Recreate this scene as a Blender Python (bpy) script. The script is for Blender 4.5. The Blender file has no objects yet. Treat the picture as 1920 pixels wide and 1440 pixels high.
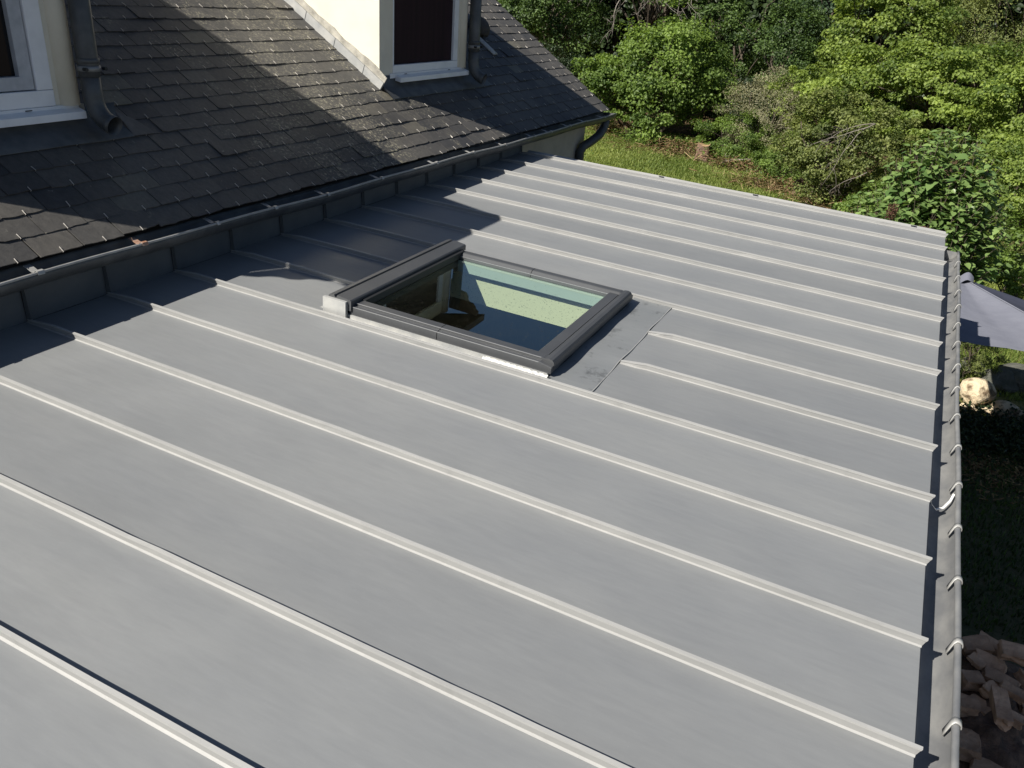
import bpy, math, random
import numpy as np
from mathutils import Vector, Matrix

# ------------------------------------------------------------------ camera, sky, sun, exposure
S = bpy.context.scene
COL = S.collection
cam_d = bpy.data.cameras.new("camera")
cam = bpy.data.objects.new("camera", cam_d)
COL.objects.link(cam)
cam_d.sensor_fit = 'HORIZONTAL'
cam_d.sensor_width = 36.0
cam_d.lens = 1557.6 / 1920 * 36.0
cam_d.clip_start = 0.05
cam_d.clip_end = 1000
YAW, PITCH, ROLL = 0.421842, 0.463264, 0.0774549
f_ = Vector((-math.sin(YAW) * math.cos(PITCH), math.cos(YAW) * math.cos(PITCH), -math.sin(PITCH)))
r_ = Vector((math.cos(YAW), math.sin(YAW), 0))
u_ = r_.cross(f_)
r2 = r_ * math.cos(ROLL) + u_ * math.sin(ROLL)
u2 = -r_ * math.sin(ROLL) + u_ * math.cos(ROLL)
cam.matrix_world = Matrix(((r2.x, u2.x, -f_.x, 3.41458), (r2.y, u2.y, -f_.y, -2.21629),
                           (r2.z, u2.z, -f_.z, 1.58173), (0, 0, 0, 1)))
S.camera = cam

SUN = Vector((0.55, 0.97, -1.0)).normalized()        # the way the light travels
w = bpy.data.worlds.new("World"); S.world = w; w.use_nodes = True
wn = w.node_tree
sky = wn.nodes.new('ShaderNodeTexSky'); sky.sky_type = 'NISHITA'; sky.sun_disc = False
sky.sun_elevation = math.asin(-SUN.z)
sky.sun_rotation = math.atan2(-SUN.x, -SUN.y)
sky.altitude = 300; sky.air_density = 0.8; sky.dust_density = 0.6
bg = wn.nodes['Background']; bg.inputs['Strength'].default_value = 0.05
wn.links.new(sky.outputs[0], bg.inputs[0])
sun_d = bpy.data.lights.new("sun", 'SUN'); sun_d.energy = 5.0; sun_d.angle = math.radians(0.5)
sun_d.color = (1.0, 0.945, 0.86)
sun = bpy.data.objects.new("sun", sun_d); COL.objects.link(sun)
sun.rotation_euler = SUN.to_track_quat('-Z', 'Y').to_euler()
S.view_settings.view_transform = 'Standard'
S.view_settings.look = 'None'
S.view_settings.exposure = 0.75
S.view_settings.gamma = 1.0

# ------------------------------------------------------------------ helpers
TH = 0.0256392                       # fall of the zinc roof towards its gutter
CT, ST = math.cos(TH), math.sin(TH)
PH = math.radians(32.0)              # pitch of the slate roof
CP, SP = math.cos(PH), math.sin(PH)
KY = -0.0155                         # the eaves fall slightly towards the far downpipe
EX, EZ = 0.05, 0.283
GZ = -2.6                            # ground level
LEN = 3.788                          # length of the zinc trays
BAY = 0.43

def Zn(p): u, v, h = p; return (u * CT + h * ST, v, -u * ST + h * CT)
def Hs(p): x, y, z = p; return (x, y, z + KY * y)
def Sl(p):
    s, y, h = p
    return (EX - s * CP + h * SP, y, EZ + KY * y + s * SP + h * CP)

class MB:
    def __init__(self, xf=None):
        self.v, self.f, self.a, self.xf = [], [], [], xf
    def add(self, verts, faces, rnd=0.5):
        n = len(self.v)
        self.v += [tuple(p) for p in verts]
        for fc in faces:
            self.f.append(tuple(i + n for i in fc)); self.a.append(rnd)
        return self
    def box(self, x0, x1, y0, y1, z0, z1, rnd=0.5):
        V = [(x0, y0, z0), (x1, y0, z0), (x1, y1, z0), (x0, y1, z0), (x0, y0, z1), (x1, y0, z1), (x1, y1, z1), (x0, y1, z1)]
        return self.add(V, [(0, 3, 2, 1), (4, 5, 6, 7), (0, 1, 5, 4), (1, 2, 6, 5), (2, 3, 7, 6), (3, 0, 4, 7)], rnd)
    def grid(self, fn, nu, nv, rnd=0.5):
        V = [fn(i / nu, j / nv) for i in range(nu + 1) for j in range(nv + 1)]
        F = [(i * (nv + 1) + j, (i + 1) * (nv + 1) + j, (i + 1) * (nv + 1) + j + 1, i * (nv + 1) + j + 1)
             for i in range(nu) for j in range(nv)]
        return self.add(V, F, rnd)
    def loft(self, rings, closed=True, caps=True, rnd=0.5):
        n = len(rings[0]); V = [p for r in rings for p in r]; F = []
        for i in range(len(rings) - 1):
            for j in range(n if closed else n - 1):
                k = (j + 1) % n
                F.append((i * n + j, i * n + k, (i + 1) * n + k, (i + 1) * n + j))
        if caps and closed:
            F.append(tuple(reversed(range(n)))); F.append(tuple((len(rings) - 1) * n + j for j in range(n)))
        return self.add(V, F, rnd)
    def tube(self, path, rad, n=8, caps=True, rnd=0.5):
        P = [Vector(p) for p in path]
        R = rad if isinstance(rad, (list, tuple)) else [rad] * len(P)
        rings = []; ref = None
        for i, p in enumerate(P):
            t = (P[min(i + 1, len(P) - 1)] - P[max(i - 1, 0)]).normalized()
            if ref is None:
                ref = Vector((0, 0, 1)) if abs(t.z) < 0.9 else Vector((1, 0, 0))
            a = (ref - t * ref.dot(t)).normalized(); b = t.cross(a); ref = a
            rings.append([p + (a * math.cos(2 * math.pi * k / n) + b * math.sin(2 * math.pi * k / n)) * R[i] for k in range(n)])
        return self.loft(rings, True, caps, rnd)
    def build(self, name, mat, parent=None, smooth=False, bevel=0.0, seg=2):
        me = bpy.data.meshes.new(name)
        V = [self.xf(p) for p in self.v] if self.xf else self.v
        me.from_pydata([tuple(p) for p in V], [], self.f)
        at = me.attributes.new('rnd', 'FLOAT', 'FACE')
        at.data.foreach_set('value', self.a)
        me.materials.append(mat)
        if smooth: me.polygons.foreach_set('use_smooth', [True] * len(me.polygons))
        me.update()
        o = bpy.data.objects.new(name, me); COL.objects.link(o)
        if bevel:
            b = o.modifiers.new('bevel', 'BEVEL'); b.width = bevel; b.segments = seg; b.limit_method = 'ANGLE'; b.angle_limit = math.radians(35)
        if parent is not None: adopt(o, parent)
        return o

def adopt(o, parent):
    """meshes are built in world coordinates: cancel the parent's own place (only Empties have one)"""
    o.parent = parent
    if parent.type == 'EMPTY':
        o.matrix_parent_inverse = Matrix.Translation(-parent.location)

def empty(name, loc):
    o = bpy.data.objects.new(name, None); COL.objects.link(o); o.location = loc
    o.empty_display_size = 0.2
    return o

def tag(o, label=None, cat=None, group=None, kind=None):
    if label: o['label'] = label
    if cat: o['category'] = cat
    if group: o['group'] = group
    if kind: o['kind'] = kind
    return o

# ------------------------------------------------------------------ materials
def new_mat(name):
    m = bpy.data.materials.new(name); m.use_nodes = True
    nt = m.node_tree
    return m, nt, nt.nodes['Principled BSDF'], nt.nodes['Material Output']

def rgba(c): return (c[0], c[1], c[2], 1)

def noise(nt, scale, detail=4, rough=0.55, vec=None, stretch=None, dist=0.0):
    tc = nt.nodes.new('ShaderNodeTexCoord')
    src = tc.outputs['Object']
    if stretch:
        mp = nt.nodes.new('ShaderNodeMapping'); mp.inputs['Scale'].default_value = stretch
        nt.links.new(src, mp.inputs['Vector']); src = mp.outputs[0]
    n = nt.nodes.new('ShaderNodeTexNoise'); n.inputs['Scale'].default_value = scale
    n.inputs['Detail'].default_value = detail; n.inputs['Roughness'].default_value = rough
    n.inputs['Distortion'].default_value = dist
    nt.links.new(src, n.inputs['Vector'])
    return n.outputs['Fac']

def ramp(nt, fac, lo, hi, c0=(0, 0, 0), c1=(1, 1, 1)):
    r = nt.nodes.new('ShaderNodeValToRGB')
    r.color_ramp.elements[0].position = lo; r.color_ramp.elements[1].position = hi
    r.color_ramp.elements[0].color = rgba(c0); r.color_ramp.elements[1].color = rgba(c1)
    nt.links.new(fac, r.inputs[0]); return r.outputs[0]

def mix(nt, fac, a, b, mode='MIX'):
    m = nt.nodes.new('ShaderNodeMix'); m.data_type = 'RGBA'; m.blend_type = mode
    for i, x in ((0, fac), (6, a), (7, b)):
        if hasattr(x, 'links') or isinstance(x, bpy.types.NodeSocket): nt.links.new(x, m.inputs[i])
        elif isinstance(x, (tuple, list)): m.inputs[i].default_value = rgba(x)
        else: m.inputs[i].default_value = x
    return m.outputs[2]

def math_(nt, op, a, b=0.0):
    m = nt.nodes.new('ShaderNodeMath'); m.operation = op
    for i, x in ((0, a), (1, b)):
        if isinstance(x, bpy.types.NodeSocket): nt.links.new(x, m.inputs[i])
        else: m.inputs[i].default_value = x
    return m.outputs[0]

def attr(nt, name='rnd'):
    a = nt.nodes.new('ShaderNodeAttribute'); a.attribute_name = name; return a.outputs['Fac']

def bump(nt, b, fac, strength, dist=0.01):
    n = nt.nodes.new('ShaderNodeBump'); n.inputs['Strength'].default_value = strength; n.inputs['Distance'].default_value = dist
    nt.links.new(fac, n.inputs['Height']); nt.links.new(n.outputs[0], b.inputs['Normal'])

def simple(name, c, c2=None, rough=0.6, metal=0.0, scale=6, lo=0.35, hi=0.7, bs=0, bscale=60, spec=0.5, stretch=None, bdist=0.01, detail=4, rvar=0.0):
    m, nt, b, out = new_mat(name)
    col = None
    if c2 is not None:
        col = mix(nt, ramp(nt, noise(nt, scale, detail, stretch=stretch), lo, hi), c, c2)
    if rvar:
        v = math_(nt, 'MULTIPLY_ADD', attr(nt), rvar); v.node.inputs[2].default_value = 1 - rvar / 2
        cc = nt.nodes.new('ShaderNodeCombineColor')
        for i in range(3): nt.links.new(v, cc.inputs[i])
        col = mix(nt, 1.0, col if col is not None else c, cc.outputs[0], 'MULTIPLY')
    if col is None: b.inputs['Base Color'].default_value = rgba(c)
    else: nt.links.new(col, b.inputs['Base Color'])
    b.inputs['Roughness'].default_value = rough; b.inputs['Metallic'].default_value = metal
    b.inputs['Specular IOR Level'].default_value = spec
    if bs: bump(nt, b, noise(nt, bscale, 5), bs, bdist)
    return m

def zinc_mat(name, c, c2, stain=0.0, rough=0.55, metal=0.35, rv=0.10):
    m, nt, b, out = new_mat(name)
    big = ramp(nt, noise(nt, 1.1, 5, 0.6, stretch=(0.6, 2.2, 1)), 0.32, 0.7)
    col = mix(nt, big, c, c2)
    fine = ramp(nt, noise(nt, 14, 6, 0.7, stretch=(0.5, 3, 1)), 0.3, 0.75, (0.94, 0.94, 0.94), (1.05, 1.05, 1.04))
    col = mix(nt, 1.0, col, fine, 'MULTIPLY')
    drops = ramp(nt, noise(nt, 75, 3, 0.6), 0.66, 0.74)
    col = mix(nt, math_(nt, 'MULTIPLY', drops, 0.08), col, tuple(min(1, x * 1.6) for x in c))
    if stain:
        st = ramp(nt, noise(nt, 9, 6, 0.7), 0.56, 0.66)
        col = mix(nt, math_(nt, 'MULTIPLY', st, stain), col, tuple(x * 0.35 for x in c))
    v = math_(nt, 'MULTIPLY_ADD', attr(nt), rv); v.node.inputs[2].default_value = 1.0 - rv / 2 if rv < .5 else 1.0
    cc = nt.nodes.new('ShaderNodeCombineColor')
    for i in range(3): nt.links.new(v, cc.inputs[i])
    col = mix(nt, 1.0, col, cc.outputs[0], 'MULTIPLY')
    nt.links.new(col, b.inputs['Base Color'])
    b.inputs['Metallic'].default_value = metal
    rr = ramp(nt, noise(nt, 3, 4), 0.3, 0.7, (rough - .05,) * 3, (rough + .07,) * 3)
    nt.links.new(rr, b.inputs['Roughness'])
    bump(nt, b, noise(nt, 2.2, 3, stretch=(0.7, 3, 1)), 0.12, 0.02)
    return m

M = {}
M['zinc'] = zinc_mat('zinc_sheet', (0.240, 0.250, 0.258), (0.272, 0.280, 0.281))
M['zinc_apron'] = zinc_mat('zinc_apron', (0.205, 0.218, 0.225), (0.24, 0.25, 0.255), stain=0.65)
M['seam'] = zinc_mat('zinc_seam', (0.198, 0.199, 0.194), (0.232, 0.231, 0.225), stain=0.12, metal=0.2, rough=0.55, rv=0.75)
M['zinc_edge'] = zinc_mat('zinc_edge', (0.36, 0.358, 0.345), (0.41, 0.405, 0.39), stain=0.3, metal=0.2, rough=0.55)
M['zinc_gutter'] = simple('zinc_gutter', (0.30, 0.30, 0.29), (0.19, 0.195, 0.20), 0.5, 0.4, 7, 0.35, 0.65, 0.15, 12, stretch=(2, 1, 1))
M['zinc_old'] = simple('zinc_old', (0.062, 0.067, 0.070), (0.105, 0.109, 0.11), 0.5, 0.3, 9, 0.4, 0.7, 0.2, 20)
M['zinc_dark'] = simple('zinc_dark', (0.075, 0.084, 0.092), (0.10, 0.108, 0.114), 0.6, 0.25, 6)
M['zinc_flash'] = simple('zinc_flash', (0.42, 0.42, 0.40), (0.30, 0.31, 0.31), 0.55, 0.25, 10, 0.4, 0.7, 0.2, 25)
M['bracket'] = simple('bracket_metal', (0.36, 0.36, 0.345), (0.28, 0.28, 0.27), 0.5, 0.3, 20)
M['bracket_old'] = simple('bracket_old', (0.48, 0.48, 0.47), (0.26, 0.25, 0.24), 0.5, 0.5, 30)
M['bracket_rust'] = simple('bracket_rust', (0.28, 0.13, 0.07), (0.38, 0.3, 0.25), 0.7, 0.2, 40)
M['hook'] = simple('hook_wire', (0.56, 0.53, 0.48), None, 0.4, 0.3)
M['anthracite'] = simple('anthracite_aluminium', (0.060, 0.063, 0.067), (0.072, 0.075, 0.079), 0.42, 0.2, 5)
M['anthracite_highlight'] = simple('anthracite_highlight', (0.24, 0.245, 0.25), None, 0.35, 0.3)  # lighter tone for the painted highlight lines on the rails
M['gasket'] = simple('black_rubber', (0.012, 0.013, 0.014), None, 0.6)
M['lining'] = simple('white_lining', (0.62, 0.65, 0.62), None, 0.5)
M['plaster'] = simple('drop_shadow_plaster', (0.92, 0.82, 0.60), (0.34, 0.31, 0.21), 0.8, 0, 120, 0.60, 0.70, detail=3)  # dark spots painted in as shadows of drops on the glass
M['room'] = simple('room_wall', (0.36, 0.37, 0.37), None, 0.9)
M['pvc'] = simple('white_pvc', (0.74, 0.76, 0.78), (0.62, 0.64, 0.66), 0.35, 0, 8, 0.45, 0.8)
M['pvc_shaded'] = simple('shaded_pvc', (0.42, 0.44, 0.47), (0.32, 0.34, 0.37), 0.4, 0, 18, 0.35, 0.7)  # shade on the sash is put into this grey
M['curtain'] = simple('dark_panel', (0.024, 0.010, 0.016), (0.014, 0.007, 0.011), 0.6, 0, 3, spec=0.15, stretch=(1, 6, 0.3))
M['dark_glass'] = simple('dark_glass', (0.012, 0.013, 0.015), None, 0.06, spec=0.25)
M['render'] = simple('cream_render', (0.66, 0.63, 0.525), (0.59, 0.56, 0.465), 0.9, 0, 5, 0.4, 0.75, 0.5, 160, 0.2, bdist=0.006)
M['render_dirty'] = simple('dirty_render', (0.46, 0.44, 0.38), (0.24, 0.23, 0.20), 0.9, 0, 14, 0.35, 0.7, 0.6, 90, 0.2)
M['house_wall'] = simple('house_render', (0.50, 0.44, 0.37), (0.42, 0.37, 0.31), 0.9, 0, 6, 0.4, 0.7, 0.5, 120, 0.2)
M['ext_wall'] = simple('extension_render', (0.45, 0.42, 0.37), (0.38, 0.36, 0.32), 0.9, 0, 5, bs=0.4, bscale=100)
M['wood'] = simple('eave_timber', (0.20, 0.13, 0.08), (0.13, 0.085, 0.05), 0.7, 0, 8, stretch=(1, 1, 6))
M['lining_shade'] = simple('shaded_lining_brown', (0.05, 0.036, 0.024), (0.032, 0.024, 0.017), 0.6, 0, 8, stretch=(1, 1, 6))  # brown that carries the shade on the skylight's high-end lining
M['fascia'] = simple('dark_fascia', (0.055, 0.05, 0.045), None, 0.8)
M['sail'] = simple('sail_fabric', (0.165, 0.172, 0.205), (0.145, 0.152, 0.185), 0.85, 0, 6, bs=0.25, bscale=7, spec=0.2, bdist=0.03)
M['sail_dark'] = simple('sail_fabric_dark', (0.042, 0.046, 0.068), (0.036, 0.04, 0.06), 0.85, 0, 6, bs=0.25, bscale=7, spec=0.2, bdist=0.03)  # far panel, a darker colour than the near one
M['strap'] = simple('white_strap', (0.8, 0.8, 0.78), None, 0.5)
M['bark'] = simple('bark', (0.09, 0.07, 0.05), (0.05, 0.04, 0.03), 0.9, 0, 14, bs=0.8, bscale=30, bdist=0.02)
M['dead_wood'] = simple('dead_wood', (0.24, 0.215, 0.185), (0.14, 0.12, 0.10), 0.85, 0, 10)
M['stump'] = simple('stump_wood', (0.22, 0.135, 0.09), (0.09, 0.06, 0.045), 0.95, 0, 9, bs=1.0, bscale=25, bdist=0.03)
M['stump_top'] = simple('stump_top', (0.36, 0.24, 0.12), (0.2, 0.13, 0.07), 0.9, 0, 18)
M['boulder'] = simple('pale_limestone', (0.56, 0.465, 0.32), (0.13, 0.095, 0.06), 0.95, 0, 7, 0.47, 0.60, 1.0, 14, 0.2, bdist=0.04, detail=8)
M['dark_rock'] = simple('mossy_rock', (0.10, 0.10, 0.085), (0.04, 0.045, 0.03), 0.95, 0, 5, bs=1.0, bscale=12, bdist=0.05)
M['rubble'] = simple('brown_rubble', (0.54, 0.36, 0.24), (0.26, 0.165, 0.11), 0.95, 0, 6, 0.35, 0.7, 0.9, 16, 0.2, bdist=0.03, detail=7, rvar=0.5)

def slate_mat():
    m, nt, b, out = new_mat('weathered_slate')
    r = attr(nt)
    base = nt.nodes.new('ShaderNodeValToRGB'); cr = base.color_ramp
    cr.elements[0].position = 0; cr.elements[0].color = (0.036, 0.037, 0.041, 1)
    cr.elements[1].position = 1; cr.elements[1].color = (0.135, 0.127, 0.098, 1)
    for p, c in ((0.4, (0.051, 0.050, 0.050)), (0.72, (0.068, 0.065, 0.062)), (0.92, (0.09, 0.084, 0.076))):
        e = cr.elements.new(p); e.color = rgba(c)
    nt.links.new(r, base.inputs[0])
    col = base.outputs[0]
    # weathered brown-grey film in patches of the roof
    film = ramp(nt, noise(nt, 0.9, 4, 0.6), 0.42, 0.62)
    col = mix(nt, math_(nt, 'MULTIPLY', film, 0.55), col, (0.108, 0.102, 0.092))
    # mottling inside one slate
    mot = ramp(nt, noise(nt, 22, 6, 0.75, stretch=(1, 1.5, 1)), 0.3, 0.72, (0.72, 0.72, 0.72), (1.25, 1.24, 1.2))
    col = mix(nt, 1.0, col, mot, 'MULTIPLY')
    # lichen: pale crusts
    geo = nt.nodes.new('ShaderNodeNewGeometry')
    mp = nt.nodes.new('ShaderNodeMapping'); mp.inputs['Location'].default_value = (0.32, -2.10, 0); mp.inputs['Scale'].default_value = (0.62, 0.72, 0)
    nt.links.new(geo.outputs['Position'], mp.inputs['Vector'])
    ln = nt.nodes.new('ShaderNodeVectorMath'); ln.operation = 'LENGTH'; nt.links.new(mp.outputs[0], ln.inputs[0])
    near = math_(nt, 'MULTIPLY', math_(nt, 'SUBTRACT', 1.0, ln.outputs['Value']), 0.22)
    zone = ramp(nt, math_(nt, 'ADD', noise(nt, 2.1, 4, 0.65), near), 0.55, 0.70)
    spots = ramp(nt, noise(nt, 48, 5, 0.75), 0.52, 0.62)
    col = mix(nt, math_(nt, 'MULTIPLY', math_(nt, 'MULTIPLY', zone, spots), 0.8), col, (0.34, 0.315, 0.225))
    few = ramp(nt, noise(nt, 30, 2, 0.5), 0.72, 0.76)
    col = mix(nt, math_(nt, 'MULTIPLY', few, 0.5), col, (0.26, 0.25, 0.21))
    nt.links.new(col, b.inputs['Base Color'])
    b.inputs['Roughness'].default_value = 0.62
    b.inputs['Specular IOR Level'].default_value = 0.4
    bump(nt, b, noise(nt, 40, 6, 0.7, stretch=(1, 1, 1)), 0.5, 0.004)
    return m
M['slate'] = slate_mat()
M['debris'] = simple('brown_debris', (0.17, 0.105, 0.07), (0.07, 0.048, 0.035), 0.95, 0, 20, bs=1.0, bscale=40, bdist=0.03, detail=7)

def leaf_mat(name, dark, light, transl=0.35, rough=0.5):
    m, nt, b, out = new_mat(name)
    col = ramp(nt, attr(nt), 0.0, 1.0, dark, light)
    nt.links.new(col, b.inputs['Base Color'])
    b.inputs['Roughness'].default_value = rough; b.inputs['Specular IOR Level'].default_value = 0.35
    t = nt.nodes.new('ShaderNodeBsdfTranslucent')
    tc = mix(nt, 1.0, col, (1.25, 1.25, 0.7), 'MULTIPLY')
    nt.links.new(tc, t.inputs[0])
    ms = nt.nodes.new('ShaderNodeMixShader'); ms.inputs[0].default_value = transl
    nt.links.new(b.outputs[0], ms.inputs[1]); nt.links.new(t.outputs[0], ms.inputs[2])
    nt.links.new(ms.outputs[0], out.inputs[0])
    return m
M['leaf_mid'] = leaf_mat('leaf_mid', (0.055, 0.10, 0.022), (0.215, 0.31, 0.065), 0.45)
M['leaf_lime'] = leaf_mat('leaf_lime', (0.08, 0.13, 0.026), (0.30, 0.385, 0.085), 0.48)
M['leaf_dark'] = leaf_mat('leaf_dark', (0.010, 0.022, 0.008), (0.040, 0.064, 0.022), 0.25)  # deep shade of the far wood and hollows is put into this colour
M['leaf_olive'] = leaf_mat('leaf_olive', (0.07, 0.10, 0.026), (0.24, 0.275, 0.085), 0.42)
M['leaf_dry'] = leaf_mat('leaf_dry', (0.14, 0.14, 0.075), (0.38, 0.36, 0.22), 0.35)
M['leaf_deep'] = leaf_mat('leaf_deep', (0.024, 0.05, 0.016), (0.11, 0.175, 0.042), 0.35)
M['leaf_lilac'] = leaf_mat('leaf_lilac', (0.068, 0.135, 0.042), (0.235, 0.33, 0.11), 0.35, 0.36)
M['leaf_blue'] = leaf_mat('leaf_blue', (0.03, 0.055, 0.028), (0.075, 0.12, 0.055), 0.25)
M['straw'] = leaf_mat('straw', (0.16, 0.09, 0.045), (0.42, 0.32, 0.17), 0.15, 0.8)
M['grass'] = leaf_mat('grass', (0.095, 0.145, 0.026), (0.31, 0.36, 0.10), 0.4)
M['seedhead'] = leaf_mat('seedhead', (0.06, 0.03, 0.02), (0.13, 0.065, 0.04), 0.1, 0.9)

def ground_mat():
    m, nt, b, out = new_mat('lawn_soil')
    g = mix(nt, ramp(nt, noise(nt, 0.7, 6, 0.65), 0.35, 0.65), (0.11, 0.155, 0.035), (0.25, 0.265, 0.08))
    straw = ramp(nt, noise(nt, 0.33, 5, 0.7, dist=0.4), 0.54, 0.66)
    g = mix(nt, math_(nt, 'MULTIPLY', straw, 0.6), g, (0.34, 0.255, 0.12))
    fine = ramp(nt, noise(nt, 26, 6, 0.8), 0.25, 0.8, (0.6, 0.6, 0.6), (1.35, 1.35, 1.3))
    g = mix(nt, 1.0, g, fine, 'MULTIPLY')
    # bare litter under the wood edge and beside the extension
    geo = nt.nodes.new('ShaderNodeNewGeometry')
    sep = nt.nodes.new('ShaderNodeSeparateXYZ'); nt.links.new(geo.outputs['Position'], sep.inputs[0])
    yy = math_(nt, 'ADD', sep.outputs[1], math_(nt, 'MULTIPLY', sep.outputs[0], 0.62))
    yn = math_(nt, 'ADD', yy, math_(nt, 'MULTIPLY', noise(nt, 0.8, 4), 3.0))
    k = nt.nodes.new('ShaderNodeMapRange'); k.inputs[1].default_value = 20.6; k.inputs[2].default_value = 22.0
    nt.links.new(yn, k.inputs[0])
    g = mix(nt, k.outputs[0], g, mix(nt, ramp(nt, noise(nt, 5, 6, 0.8), 0.3, 0.7), (0.05, 0.038, 0.022), (0.17, 0.115, 0.06)))
    k2 = nt.nodes.new('ShaderNodeMapRange'); k2.inputs[1].default_value = 8.6; k2.inputs[2].default_value = 7.6
    nt.links.new(math_(nt, 'ADD', sep.outputs[1], noise(nt, 1.2, 4)), k2.inputs[0])
    g = mix(nt, k2.outputs[0], g, mix(nt, ramp(nt, noise(nt, 7, 7, 0.8), 0.35, 0.7), (0.09, 0.115, 0.055), (0.19, 0.18, 0.115)))
    k3 = nt.nodes.new('ShaderNodeMapRange'); k3.inputs[1].default_value = 3.9; k3.inputs[2].default_value = 3.3
    nt.links.new(math_(nt, 'ADD', sep.outputs[1], math_(nt, 'MULTIPLY', noise(nt, 2.0, 4), 0.8)), k3.inputs[0])
    g = mix(nt, k3.outputs[0], g, mix(nt, ramp(nt, noise(nt, 9, 7, 0.8), 0.35, 0.7), (0.10, 0.065, 0.045), (0.19, 0.13, 0.09)))
    nt.links.new(g, b.inputs['Base Color']); b.inputs['Roughness'].default_value = 0.95
    b.inputs['Specular IOR Level'].default_value = 0.15
    bump(nt, b, noise(nt, 14, 7, 0.8), 1.0, 0.08)
    return m
M['ground'] = ground_mat()

def glass_mat():
    m, nt, b, out = new_mat('green_tinted_glass')
    tr = nt.nodes.new('ShaderNodeBsdfTransparent'); tr.inputs[0].default_value = (0.71, 0.82, 0.75, 1)
    gl = nt.nodes.new('ShaderNodeBsdfGlossy'); gl.inputs['Roughness'].default_value = 0.0
    gl.inputs[0].default_value = (0.86, 1.0, 0.98, 1)
    ge = nt.nodes.new('ShaderNodeNewGeometry')
    dp = nt.nodes.new('ShaderNodeVectorMath'); dp.operation = 'DOT_PRODUCT'
    nt.links.new(ge.outputs['Incoming'], dp.inputs[0]); nt.links.new(ge.outputs['Normal'], dp.inputs[1])
    c1 = math_(nt, 'SUBTRACT', 1.0, math_(nt, 'ABSOLUTE', dp.outputs['Value']))
    fr = math_(nt, 'MULTIPLY_ADD', math_(nt, 'POWER', c1, 4.5), 0.86); fr.node.inputs[2].default_value = 0.21
    ms = nt.nodes.new('ShaderNodeMixShader')
    nt.links.new(fr, ms.inputs[0]); nt.links.new(tr.outputs[0], ms.inputs[1]); nt.links.new(gl.outputs[0], ms.inputs[2])
    df = nt.nodes.new('ShaderNodeBsdfDiffuse'); df.inputs[0].default_value = (0.10, 0.10, 0.085, 1)
    tc = nt.nodes.new('ShaderNodeTexCoord')
    vo = nt.nodes.new('ShaderNodeTexVoronoi'); vo.inputs['Scale'].default_value = 42
    nt.links.new(tc.outputs['Object'], vo.inputs['Vector'])
    sp = ramp(nt, vo.outputs['Distance'], 0.13, 0.2, (1, 1, 1), (0, 0, 0))
    gate = ramp(nt, noise(nt, 30, 2), 0.5, 0.56)
    spots = math_(nt, 'MULTIPLY', math_(nt, 'MULTIPLY', sp, gate), 0.28)
    dust = math_(nt, 'MULTIPLY', ramp(nt, noise(nt, 8, 6, 0.7), 0.45, 0.8), 0.035)
    ms2 = nt.nodes.new('ShaderNodeMixShader')
    nt.links.new(math_(nt, 'ADD', spots, dust), ms2.inputs[0])
    nt.links.new(ms.outputs[0], ms2.inputs[1]); nt.links.new(df.outputs[0], ms2.inputs[2])
    nt.links.new(ms2.outputs[0], out.inputs[0])
    return m
M['glass'] = glass_mat()

rng = np.random.default_rng(7)
R = random.Random(11)

# ------------------------------------------------------------------ ground
def ground():
    mb = MB()
    def fn(a, b):
        x = -140 + 280 * a; y = -90 + 330 * b
        return (x, y, GZ)
    mb.grid(fn, 56, 66)
    o = mb.build('ground', M['ground']); tag(o, 'patchy mown lawn and bare soil around the house', kind='structure')
ground()

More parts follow.
